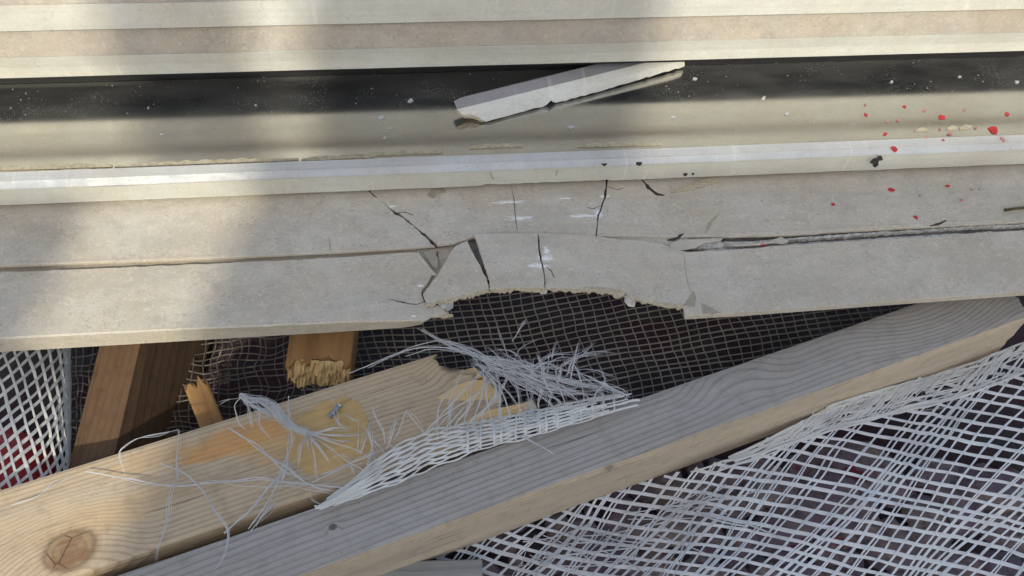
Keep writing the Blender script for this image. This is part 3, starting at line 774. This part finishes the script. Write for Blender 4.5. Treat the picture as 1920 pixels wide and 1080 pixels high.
# broken stub under the frame
mw2 = mat_wood('orange_stub_wood', (.30, .165, .068), (.19, .09, .036), pith=(.03, -.05), ring=.0045, dirt=.35, contrast=.6)
sA, sB = un(658, 682, -.070), un(668, 600, -.070)
stub, MS = lumber('timber_stub', sA, sB, .050, .030, mw2, 'orange stub with torn yellow end hanging below the frame', 'timber', ext=(0, .05), ends=(snap(5, .006, 130, 120, lambda y, z: -.004 * math.sin(y * 90)), None), ny=20, nz=8, nx=24)

mfr = mat_plain('torn_yellow_fibres', (.50, .35, .165), .4, 120, .9, .5)
V = []; Fc = []          # ragged torn end of the stub: sloping fracture with ridges along the fibres
na, nb = 110, 16
def torn(y, t):
    e = -.002 + .010 * t ** .7 + .005 * N3(y * 90, t * 1.0, 1) + .005 * abs(N3(y * 250, t * 1.6, 4)) + .0022 * N3(y * 600, t * 4, 7)
    return e - .006 * max(0, abs(y - .024) / .024 - .75) * 2
N3 = lambda a, b, c: noise.noise(Vector((a, b, c)))
for j in range(nb + 1):
    for i in range(na + 1):
        y = .0008 + .0484 * i / na; t = j / nb
        V.append(Vector((-torn(y, t) if 0 < j else .002, y, -.0006 - .018 * t + .002 * N3(y * 200, t * 5, 9))))
for j in range(nb):
    for i in range(na):
        q = j * (na + 1) + i; Fc.append((q, q + 1, q + na + 2, q + na + 1))
k0 = len(V)
for i in range(na + 1): V.append(Vector((.01, .0008 + .0484 * i / na, -.019)))
for i in range(na): Fc.append((nb * (na + 1) + i, nb * (na + 1) + i + 1, k0 + i + 1, k0 + i))
me = bpy.data.meshes.new('torn_end'); me.from_pydata(V, [], Fc); me.update()
link('torn_end', me, mfr, stub)
qA, qB = un(424, 800, -.100), un(388, 712, -.088)
lumber('wood_splinter', qA, qB, .018, .016, mw2, 'short splintered brown offcut between the stud and the stub', 'timber', ext=(.03, 0), ends=(None, snap(9, .008, 260, 200)), nx=20)
M['plank'] = mat_wood('grey_plank_wood', (.26, .26, .25), (.16, .15, .15), ring=.004, dirt=.2)
lumber('grey_plank', un(760, 1085, -.112), un(905, 1082, -.112), .014, .018, M['plank'], 'corner of a grey plank at the bottom edge below the beam', 'timber', ext=(.06, 0), nx=10)

# ------------------------------------------------------------------ nets
NLB = (LB_B - LB_A).normalized(); NFR = Vector((NLB.y, -NLB.x, 0)).normalized()     # out of the beam's front face
def zfront(px, py):
    d = ROT @ Vector(((px - 960) / F, (540 - py) / F, -1))
    return (LOC + d * ((LB_A - LOC).dot(NFR) / d.dot(NFR))).z
def interp(pts, x):
    if x <= pts[0][0]: return pts[0][1]
    for (a, b), (c, d) in zip(pts, pts[1:]):
        if x <= c: return b + (d - b) * (x - a) / (c - a)
    return pts[-1][1]
def net(name, S, zf, inside, us, vs, wu, wv, mat, label, pair=0.0, step=.34, weave=.0005, jit=.06, cat='debris net', group=None, skip=0.0, parent=None):
    """woven tape net: warps at u = const, wefts at v = const; S maps (u, v) to a pixel, zf to a height"""
    Vv, Ff = [], []
    def run(fix, is_u, ww, off):
        lo, hi = (vs if is_u else us); n = int((hi - lo) / step) + 1; seg = []
        ph = U(-jit, jit); dz0 = R() * 9
        def flush():
            if len(seg) > 2: ribbon(Vv, Ff, list(seg), ww * U(.8, 1.15))
            seg.clear()
        for i in range(n + 1):
            t = lo + (hi - lo) * i / n
            wob = .10 * noise.noise(Vector((t * .5, fix * 1.7, dz0)))
            u, v = (fix + off + ph + wob, t) if is_u else (t, fix + off + ph + wob)
            x, y = S(u, v)
            if not inside(x, y, u if is_u else v): flush(); continue
            other = v if is_u else u
            par = 1 if (int(fix) % 2 == 0) else -1
            z = zf(x, y) + weave * math.cos(math.pi * other) * par * (1 if is_u else -1)
            seg.append(un(x, y, z))
        flush()
    for k in range(int(us[0]), int(us[1]) + 1):
        if R() < skip: continue
        if pair:
            run(k, True, wu, -pair); run(k, True, wu, pair)
        else: run(k, True, wu, 0)
    for k in range(int(vs[0]), int(vs[1]) + 1):
        if R() < skip: continue
        run(k, False, wv, 0)
    o = mk(name, Vv, Ff, mat, parent, smooth=True)
    if not parent: tag(o, label, cat, group)
    return o
N_ = lambda a, b, c=0: noise.noise(Vector((a, b, c)))
# white net in front of the beam, lower right
EDGE = [(700, 1080), (880, 1000), (1000, 952), (1100, 922), (1200, 896), (1300, 880), (1400, 842), (1480, 802), (1560, 760), (1700, 716), (1820, 682), (1920, 642), (2100, 570)]
def S_a(u, v):
    u2 = u + 2.5 * N_(u * .19, v * .06, 4) + .5 * N_(u * .5, v * .1, 9)
    v2 = v + .45 * N_(u * .07, v * .25, 2) + .10 * N_(u * .6, v * .5, 21); u2 += .2 * N_(u * .9, v * .35, 31)
    x = 1330 + 21.5 * u2 - 16 * v2; y = 520 + 4.9 * u2 + 17.5 * v2
    y += 13 * math.sin(x / 230 + y / 300) + 3.5 * math.sin(x / 95 + y / 120 + 1)
    x += 10 * math.sin(y / 90 + x / 400)
    return x, y
def z_a(x, y):
    fl = -.098 + .008 * math.sin(x / 130 + y / 70) + .006 * N_(x / 90, y / 70) - .00003 * max(0, y - 900)
    if x < 1330: fl -= .028 * min(1, (1330 - x) / 160) * max(0, min(1, 1.2 - (y - interp(EDGE, x) - 40) / 160))
    k = max(0, min(1, (x - 1230) / 100))
    return max(zfront(x, y) + .004, fl) if k >= 1 else max(fl, (zfront(x, y) + .004) * k + fl * (1 - k))
neta = empty('debris_net', un(1500, 960, -.13), 'white woven debris net bunched along the grey beam at lower right', 'debris net')
def in_a(x, y, k): return y > interp(EDGE, x) + 5 * N_(k * 3.3, 1.5) and -60 < x < 2080 and y < 1180
tag(net('net_tapes', S_a, z_a, in_a, (-34, 72), (0, 54), 0.00125, .0027, M['tape'], '', pair=.085, jit=.12, parent=neta), kind='stuff')
# bunched upper hem of that net
V, Fc = [], []
for k in range(22):
    off = U(0, 1); pts = []
    x0 = U(1290, 1560); x1 = U(1700, 2060)
    n = 46
    for i in range(n):
        x = x0 + (x1 - x0) * i / (n - 1)
        wd = interp([(1000, 10), (1400, 26), (1600, 50), (1800, 62), (2050, 66)], x)
        y = interp(EDGE, x) + off * wd + 4 * N_(x / 40, k * 2.2) + 7 * N_(x / 150, k)
        pts.append(un(x, y, max(zfront(x, y) + .005, z_a(x, y)) + .0014 + .0016 * N_(x / 60, k * 1.3)))
    ribbon(V, Fc, pts, U(.0009, .0024))
for k in range(60):
    x = U(1440, 1990); y = interp(EDGE, x) + U(-2, 8); pts = []
    L = U(40, 90) * interp([(1440, .5), (1700, 1), (2000, 1.1)], x)
    for i in range(12):
        f = i / 11; xx = x - L * .75 * f + 4 * N_(k, f * 3); yy = y + L * .8 * f
        pts.append(un(xx, yy, max(zfront(xx, yy) + .005, z_a(xx, yy)) + .0022))
    ribbon(V, Fc, pts, U(.0008, .0016))
tag(mk('bunched_hem', V, Fc, M['tape_warm'], neta, smooth=True), kind='stuff')
# loose threads at the left end of the same net
V, Fc = [], []
for k in range(46):
    x = U(880, 1330); y = interp(EDGE, x) + U(50, 120)
    a = U(-.2, .5) if R() < .6 else U(2.0, 2.7); L = U(60, 200); cv = U(-.6, .6); pts = []
    for i in range(14):
        pts.append(un(x, y, z_a(x, y) + .003 + .004 * R() * 0 + .003 * math.sin(i / 13 * 3.1)))
        x += L / 13 * math.cos(a); y += L / 13 * math.sin(a); a += cv / 13
    ribbon(V, Fc, pts, U(.0004, .0013))
tag(mk('loose_threads', V, Fc, M['thread'], neta, smooth=True), kind='stuff')

# grimy net hanging in the dark behind the broken face
def S_b(u, v):
    x = 620 + 19.5 * u + 3.4 * v + .012 * u * v * 1.2 + 6 * N_(u * .2, v * .2, 3)
    y = 520 + 11.6 * v
    y += -.12 * (x - 900) + 26 * math.exp(-((x - 900) / 330) ** 2) + 5 * N_(u * .15, v * .15, 8)
    return x, y
z_b = lambda x, y: -.118 - .00006 * (y - 540) + .004 * N_(x / 120, y / 90)
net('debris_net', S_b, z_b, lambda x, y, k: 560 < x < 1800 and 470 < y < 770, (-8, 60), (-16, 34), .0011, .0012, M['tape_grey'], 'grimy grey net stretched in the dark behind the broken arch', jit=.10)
# grimy crumpled net between stud and stub
def S_d(u, v):
    x = 90 + 17 * u + 12 * N_(u * .3, v * .3, 5); y = 590 + 13 * v + 16 * N_(u * .25, v * .25, 6) - .1 * (x - 400)
    return x, y
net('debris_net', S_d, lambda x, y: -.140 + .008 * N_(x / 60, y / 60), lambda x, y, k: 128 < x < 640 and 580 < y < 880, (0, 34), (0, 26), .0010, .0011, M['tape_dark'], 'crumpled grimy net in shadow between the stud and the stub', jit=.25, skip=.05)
# sunlit net bulging at the left edge
def S_c(u, v):
    x = -150 + 25 * u + 9 * v - 6; y = 560 + 21 * v - 9 * u
    f = max(0.0, min(1.6, (x + 40) / 175))
    x2 = -60 + 198 * math.sin(min(f * .98, 1.52)) if x > -40 else x - 20
    return x2, y + 5 * math.sin(v * .6)
def S_c(u, v):
    th = -1.2 + .155 * u + .052 * v
    x = 8 + 122 * math.sin(max(-1.55, min(1.5, th))) ; y = 600 + 19 * v - 15 * u + 60
    return x + 4 * N_(u * .3, v * .3), y
def z_c(x, y):
    s = max(-1, min(1, (x - 8) / 126)); return -.118 + .040 * math.sqrt(max(0, 1 - s * s)) - .00006 * (y - 650)
net('debris_net', S_c, z_c, lambda x, y, k: -120 < x < 131 and 620 < y < 930, (0, 18), (-4, 32), 0.0023, .0025, M['tape_warm'], 'bright sunlit white net bulging at the left edge beside the stud', jit=.08, step=.25)

# bunched net strip pinched between board and beam, with frayed threads
CEN = [(600, 952), (640, 931), (720, 884), (800, 844), (900, 816), (1000, 794), (1100, 768), (1190, 748)]
WID = [(600, 4), (650, 12), (700, 24), (750, 34), (820, 32), (900, 25), (1000, 22), (1100, 18), (1190, 12)]
strip = empty('net_strip', un(880, 830, -.06), 'frayed white net strip bunched between the pine board and the grey beam', 'net strip')
zs = lambda x, o: -.0505 + .003 * (1 - o * o) + .0025 * N_(x / 70, o * 2)
V, Fc = [], []
for k in range(15):
    o = -1 + 2 * k / 14; pts = []
    a0 = 600 + U(-10, 50); a1 = 1190 - U(-10, 90)
    for i in range(90):
        x = a0 + (a1 - a0) * i / 89
        oo = o + .062 * math.sin(x / 9.5 + (k % 2) * math.pi + 1.5 * N_(x / 120, 4)) * (1 if x < 1120 else .3) + .12 * N_(x / 80, k * 1.9)
        y = interp(CEN, x) + oo * interp(WID, x)
        pts.append(un(x + 5 * oo, y, zs(x, oo) + .0006 * (k % 2)))
    ribbon(V, Fc, pts, U(.0010, .0016))
for k in range(14):
    x = 880 + k * 21 + U(-5, 5); pts = []
    for i in range(10):
        o = -1.08 + 2.1 * i / 9
        pts.append(un(x - 16 * o * 0 + 3 * N_(k, o), interp(CEN, x) + o * interp(WID, x), zs(x, o) + .0012))
    ribbon(V, Fc, pts, U(.0010, .0022))
tag(mk('woven_tapes', V, Fc, M['tape_warm'], strip, smooth=True), kind='stuff')
V, Fc = [], []
Z0 = -.0555
def strand(pts, wd=2.2, lift=.0, n=None, taper=.25):
    q = []
    for i, p_ in enumerate(pts):
        z = p_[2] if len(p_) > 2 else Z0 + lift * math.sin(math.pi * i / max(1, len(pts) - 1))
        q.append(un(p_[0], p_[1], z))
    nn = n or 8 * len(q); base_ = spline(q, nn); sd_ = R() * 50
    base_ = [p_ + Vector((noise.noise(p_ * 48 + Vector((sd_, 0, 0))), noise.noise(p_ * 48 + Vector((0, sd_, 0))), .6 * noise.noise(p_ * 48 + Vector((0, 0, sd_))))) * .0022 * min(1, 4 * i_ / nn) for i_, p_ in enumerate(base_)]
    ribbon(V, Fc, base_, wd * (.15 if wd > 3 else .18) * MM, taper=taper)
    for h_ in range(4 if wd > 3 else 2):
        so_ = R() * 90; k0_ = int(nn * U(0, .5)); a_ = U(.0012, .0045)
        hr = [p_ + Vector((noise.noise(p_ * 45 + Vector((so_, 3, 0))), noise.noise(p_ * 45 + Vector((0, so_, 5))), .35 * abs(noise.noise(p_ * 45 + Vector((7, 0, so_)))))) * a_ * min(1, (i_ + 1) / 6) for i_, p_ in enumerate(base_[k0_:])]
        if len(hr) > 3: ribbon(V, Fc, hr, U(.00018, .00035), taper=.3)
# long loose threads over the pine board
strand([(160, 884), (230, 896), (320, 909), (400, 908), (480, 896), (560, 909), (660, 917), (700, 915)], 5, .003)
strand([(300, 868), (350, 890), (385, 930), (412, 975), (430, 1000), (424, 1040), (400, 1070)], 4.5, .006)
strand([(335, 806), (333, 860), (328, 910), (312, 980), (298, 1020), (290, 1055)], 3.5, .004)
strand([(335, 806), (310, 812), (260, 822), (232, 836), (222, 850), (238, 890)], 2.4, .010)
strand([(420, 1000), (470, 950), (520, 900), (556, 862)], 8, .004)
strand([(466, 992), (500, 940), (522, 890), (545, 840), (548, 800)], 5, .005)
strand([(470, 995), (500, 962), (525, 925)], 3, .003); strand([(480, 988), (495, 960), (512, 945)], 3, .003)
strand([(428, 802), (470, 826), (510, 856), (560, 893), (600, 915), (650, 920)], 5, .006)
strand([(428, 802), (480, 838), (530, 880), (590, 905)], 2.4, .010)
strand([(400, 902), (450, 910), (500, 911), (580, 918), (640, 925)], 2.2, .002)
strand([(543, 806), (540, 850), (534, 890), (520, 920)], 2.6, .01)
strand([(20, 948), (60, 935), (100, 910), (140, 895)], 2.2, .002)
strand([(580, 920), (582, 938), (600, 945), (640, 942)], 1.4, .006)
# twisted tail and its knot
for k in range(14):
    a = k / 14 * math.tau
    strand([(452 + 4 * math.cos(a), 742 + 5 * math.sin(a), -.030), (470 + 6 * math.cos(a + 1), 752 + 7 * math.sin(a + 1), -.028 + .002 * math.sin(a)), (500 + 14 * math.cos(a + 2), 763 + 11 * math.sin(a + 2), -.032 + .004 * math.sin(a)),
            (522 + 8 * math.cos(a + 3), 780 + 7 * math.sin(a + 3), -.040), (545 + 7 * math.cos(a + 4), 798 + 6 * math.sin(a + 4), -.050), (572 + 12 * math.cos(a), 812 + 6 * math.sin(a), -.054)], 3.5, taper=0)
for (x, y, w_) in ((690, 821, 4), (660, 800, 5), (620, 870, 4), (610, 850, 3), (700, 860, 2.5), (585, 845, 4), (560, 880, 5), (640, 835, 2), (596, 905, 2), (720, 905, 2)):
    strand([(548, 800, -.050), (575, 812, -.053), ((575 + x) / 2 + U(-6, 6), (812 + y) / 2 + U(-8, 3), -.050), (x, y, Z0)], w_)
strand([(452, 744, -.030), (440, 762, -.034), (446, 790, -.048), (462, 806, Z0)], 3); strand([(452, 744, -.030), (430, 748, -.040), (414, 760, -.05)], 1.6)
strand([(480, 752, -.030), (490, 790, -.050), (508, 825, Z0)], 3); strand([(464, 750, -.03), (468, 780, -.045), (472, 803, Z0)], 3.5)
strand([(541, 742, -.04), (543, 770, -.045), (545, 800, -.05), (544, 850, Z0)], 3)
strand([(622, 748), (628, 780), (630, 800)], 1.4, .002)
for k in range(13):                                         # short threads scattered between knot and strip
    x, y = U(640, 760), U(770, 880); a = U(.6, 1.9) if R() < .75 else U(-.4, .4); L = U(30, 75)
    strand([(x - L / 2 * math.cos(a), y - L / 2 * math.sin(a)), (x + U(-4, 4), y + U(-4, 4)), (x + L / 2 * math.cos(a), y + L / 2 * math.sin(a))], U(1.2, 4), U(.003, .012))
strand([(600, 890), (660, 868), (700, 850), (740, 836)], 3.5, .006); strand([(585, 905), (640, 880), (690, 866)], 2.5, .006)
# the frayed head round the snapped end of the board
HUB = (905, 668)
for k in range(14):
    strand([(788 + U(-6, 6), 618 + U(-3, 5), -.045), (840 + U(-5, 5), 644 + U(-4, 4), -.040), (880, 660 + U(-6, 6), -.036), (HUB[0] + U(-8, 20), HUB[1] + U(-6, 10), -.034)], U(1.5, 4), taper=0) if k < 4 else None
    strand([(HUB[0] + U(-20, 15), HUB[1] + U(-5, 8), -.034), (HUB[0] + U(10, 60), HUB[1] + U(5, 30), -.034), (U(960, 1060), U(690, 740), -.040), (U(1040, 1180), U(720, 750), -.050)], U(1.2, 3.5))
strand([(655, 700, -.05), (720, 672, -.045), (780, 652, -.042), (850, 655, -.038), (910, 668, -.034)], 4, taper=0)
strand([(760, 668, -.05), (830, 655, -.042), (900, 663, -.035)], 2.4, taper=0); strand([(690, 690, -.052), (760, 655, -.045), (830, 640, -.04), (900, 660, -.035)], 2.4, taper=0)
for k in range(34):                                         # threads hanging from the hub and rising from the strip
    x = 800 + k * 11.2 + U(-6, 6); yb_ = interp(CEN, x) - interp(WID, x) * .8
    if R() < .55: tx, ty, tz = HUB[0] + U(-30, 60), HUB[1] + U(-4, 20), -.034
    else: tx, ty, tz = x + U(-70, 40), U(665, 720) + max(0, x - 1080) * .25, U(-.05, -.03)
    strand([(x, yb_ + 14, -.051), (x + U(-8, 8), yb_ - 12, -.046), ((x + tx) / 2 + U(-14, 18), (yb_ + ty) / 2 - U(0, 18), tz * .7 - .012), (tx, ty, tz)], U(1.4, 4.6), taper=.3)
for k in range(26):
    a = U(-2.9, .5); L = U(40, 120); x, y = U(930, 1090), U(680, 715)
    strand([(x, y, -.036), (x + L * .5 * math.cos(a) + U(-8, 8), y + L * .5 * math.sin(a) * .6 - 8, -.030), (x + L * math.cos(a), y + L * math.sin(a) * .7 + U(0, 12), -.036)], U(1, 2.6))
for (x0, y0, x1, y1, w_) in ((1070, 712, 1088, 638, 5), (1062, 705, 1078, 668, 4), (1020, 720, 1006, 662, 5), (1035, 740, 1018, 680, 6), (1045, 720, 1052, 690, 6), (975, 700, 1050, 655, 2.4), (1130, 715, 1182, 744, 6), (1090, 700, 1182, 744, 4)):
    strand([(x0, y0, -.042), ((x0 + x1) / 2 + U(-4, 4), (y0 + y1) / 2, -.034), (x1, y1, -.030)], w_)
strand([(905, 786, -.048), (960, 808, -.046), (1012, 836, -.050), (1038, 858, -.054)], 5, taper=.4)
for k in range(12): strand([(U(955, 1000), U(740, 800), -.048), (U(985, 1010), U(750, 800), -.046), (U(990, 1040), U(790, 830), -.05)], U(1, 2.2))
for (x, y, a, L) in ((960, 640, -1, 50), (722, 830, -1.9, 70), (725, 840, -1.2, 60), (738, 825, -1.1, 60), (700, 850, -1.7, 50), (800, 815, -2.3, 60), (812, 812, -.9, 55), (830, 806, -.8, 60)):
    strand([(x, y, -.051), (x + L * .5 * math.cos(a), y + L * .5 * math.sin(a), -.046), (x + L * math.cos(a), y + L * math.sin(a), -.042)], U(2, 4.5))
tag(mk('frayed_threads', V, Fc, M['thread'], strip, smooth=True), kind='stuff')

# ------------------------------------------------------------------ ground, rubble
mg = NT('maroon_tarp_ground'); p = mg.pos()
a = mg.noise(p, 12, 4, .6); b_ = mg.noise(mg.mapping(p, loc=(3, 2, 1)), 40, 4, .6)
col = mg.mix(mg.mapr(a, .4, .62), (.040, .017, .021), (.034, .028, .032))
col = mg.mix(mg.mapr(b_, .48, .62), col, (.040, .033, .029))
lg = mg.n('VectorMath', operation='LENGTH'); mg.set(lg.inputs[0], p)
dst = mg.math('ADD', lg.outputs['Value'], mg.math('MULTIPLY', mg.noise(p, 3, 4, .6), .3))
col = mg.mix(mg.mapr(dst, .95, 1.05), col, mg.mix(mg.noise(p, 6, 5, .6), (.44, .42, .38), (.30, .28, .25)))  # pale unseen outer ground, added to bounce light onto the frame
mg.bump(b_, .6, .01); mg.fin(col, .8, .2)
G0 = un(-32, 905, -.13)
def gz(x, y):
    z = -.158 + .012 * N_(x * 9, y * 9, 3) + .006 * N_(x * 30, y * 30, 1)
    return z + .045 * math.exp(-((x - G0.x) ** 2 + (y - G0.y) ** 2) / .035 ** 2)
n = 150; V = []; Fc = []
cv = lambda t: (.75 * t if abs(t) <= .8 else math.copysign(.6 + (abs(t) - .8) * 30, t))
for i in range(n + 1):
    for j in range(n + 1):
        x = cv(-1 + 2 * i / n); y = cv(-1 + 2 * j / n); V.append((x, y, gz(x, y) if max(abs(x), abs(y)) < .62 else -.158))
for i in range(n):
    for j in range(n): q = i * (n + 1) + j; Fc.append((q, q + n + 1, q + n + 2, q + 1))
g = mk('ground', V, Fc, mg.m, None, smooth=True, origin=(0, 0, -.158)); tag(g, kind='structure')
tag(mk('ground_sheet_bulge', *(lambda: ([Vector((G0.x + .05 * math.cos(i / 24 * math.tau) * math.cos(j / 8 * 1.5), G0.y + .05 * math.sin(i / 24 * math.tau) * math.cos(j / 8 * 1.5), -.150 + .050 * math.sin(j / 8 * 1.5) + .003 * N_(i * .7, j * .7))) for j in range(9) for i in range(24)],
    [(j * 24 + i, j * 24 + (i + 1) % 24, j * 24 + 24 + (i + 1) % 24, j * 24 + 24 + i) for j in range(8) for i in range(24)] + [tuple(192 + i for i in range(24)), tuple(range(24))[::-1]]))(), M['red'], smooth=True), 'red rounded object showing through the net at the left edge', 'red object')
bpy.data.objects['ground_sheet_bulge'].name = 'red_plastic_lump'
V, Fc = [], []
ico = bmesh.new(); bmesh.ops.create_icosphere(ico, subdivisions=2, radius=1); iv = [v.co.copy() for v in ico.verts]; jf = [tuple(v.index for v in f.verts) for f in ico.faces]; ico.free()
for k in range(330):
    if k < 330: px, py = U(820, 2000), U(860, 1180)
    else: px, py = U(300, 560), U(600, 800)
    c = un(px, py, -.15); c.z = gz(c.x, c.y) + .002; s_ = U(.004, .016) if R() < .8 else U(.014, .024); b0 = len(V)
    sx, sy, sz = U(.7, 1.4), U(.7, 1.3), U(.5, .9); sd_ = R() * 90
    for q in iv:
        d = 1 + .38 * noise.noise(q * 1.3 + Vector((sd_, 0, 0))); V.append(c + Vector((q.x * sx, q.y * sy, q.z * sz)) * s_ * d)
    Fc += [tuple(i + b0 for i in f) for f in jf]
mr = NT('brick_rubble'); p = mr.pos(); a = mr.noise(p, 24, 3, .6); b_ = mr.noise(p, 110, 4, .6)
col = mr.mix(mr.mapr(a, .38, .6), (.20, .155, .135), (.125, .09, .115)); col = mr.mix(mr.mapr(b_, .5, .7), col, (.075, .058, .054)); col = mr.mix(mr.mapr(mr.noise(mr.mapping(p, loc=(8, 8, 8)), 30, 2, .5), .66, .72), col, (.10, .015, .025))
mr.bump(b_, .5, .003); mr.fin(col, .85, .2)
tag(mk('rubble', V, Fc, mr.m), 'brown and maroon rubble under the white net', 'rubble', kind='stuff')

# ------------------------------------------------------------------ hoarding behind the photographer, unseen, added and shaped to throw the shade
HY = -1.75
def hit(p): s_ = (HY - p.y) / SUN_TO.y; return p + SUN_TO * s_
gapL = hit(un(45, 600, -.02)).x; gapR = hit(un(372, 600, -.02)).x  # edges of the added boards, traced sunward from the wanted light patches
topL = hit(un(20, 375, -.005)).z; midR = hit(un(1215, 100, .035)).x; topR = hit(un(1500, 305, .002)).z; topM = hit(un(960, -10, .09)).z + .25
mh = mat_plain('plywood', (.46, .42, .36), .3, 20, .8, .3)
hb = empty('added_shadecaster', (0, HY, -.158), 'added unseen plywood hoarding standing behind the camera with one missing sheet', 'shadecaster')
def box(name, x0, x1, y0, y1, z0, z1, mat, parent):
    V = [(x, y, z) for x in (x0, x1) for y in (y0, y1) for z in (z0, z1)]
    return mk(name, V, [(0, 1, 3, 2), (4, 6, 7, 5), (0, 4, 5, 1), (2, 3, 7, 6), (0, 2, 6, 4), (1, 5, 7, 3)], mat, parent)
box('sheet', gapL - .36, gapL, HY, HY + .012, -.158, topL, mh, hb)
zcut = hit(un(300, 262, .012)).z
box('sheet', gapR, midR, HY, HY + .012, -.158, zcut, mh, hb)
box('sheet', hit(un(215, 90, .05)).x, hit(un(470, 110, .04)).x, HY, HY + .012, zcut + .002, topM, mh, hb)
box('sheet', hit(un(600, 110, .04)).x, midR, HY, HY + .012, zcut + .002, topM, mh, hb)
box('batten', gapL - .06, gapR + .4, HY - .03, HY - .002, topM - .05, topM - .02, mh, hb)
box('sheet', midR + .002, midR + .75, HY, HY + .012, -.158, topR, mh, hb)
for x in (gapL - .06, gapR + .01, midR - .06, midR + .6): box('post', x, x + .05, HY - .052, HY - .002, -.158, (topL if x < gapL else topM if x < midR else topR) - .02, mh, hb)
ORD = ['first', 'second', 'third', 'fourth', 'fifth', 'sixth', 'seventh', 'eighth', 'ninth', 'tenth', 'eleventh', 'twelfth', 'thirteenth', 'fourteenth', 'fifteenth']
for grp, txt in ((GW, 'pale chip on the window glass, {} small one from the left'), (GR, 'small red or pink paint flake on the glass, {} from the left'),
                 ('small red flakes on the bead', 'small red or pink paint flake on the white bead, {} from the left'), ('red flakes on the upper face', 'small red paint flake on the upper cream face, {} from the left')):
    g_ = sorted((o for o in bpy.data.objects if o.get('group') == grp), key=lambda o: o.location.x)
    for i, o in enumerate(g_): o['label'] = txt.format(ORD[i])
for o in list(bpy.data.objects):
    if 'base' in o: del o['base']
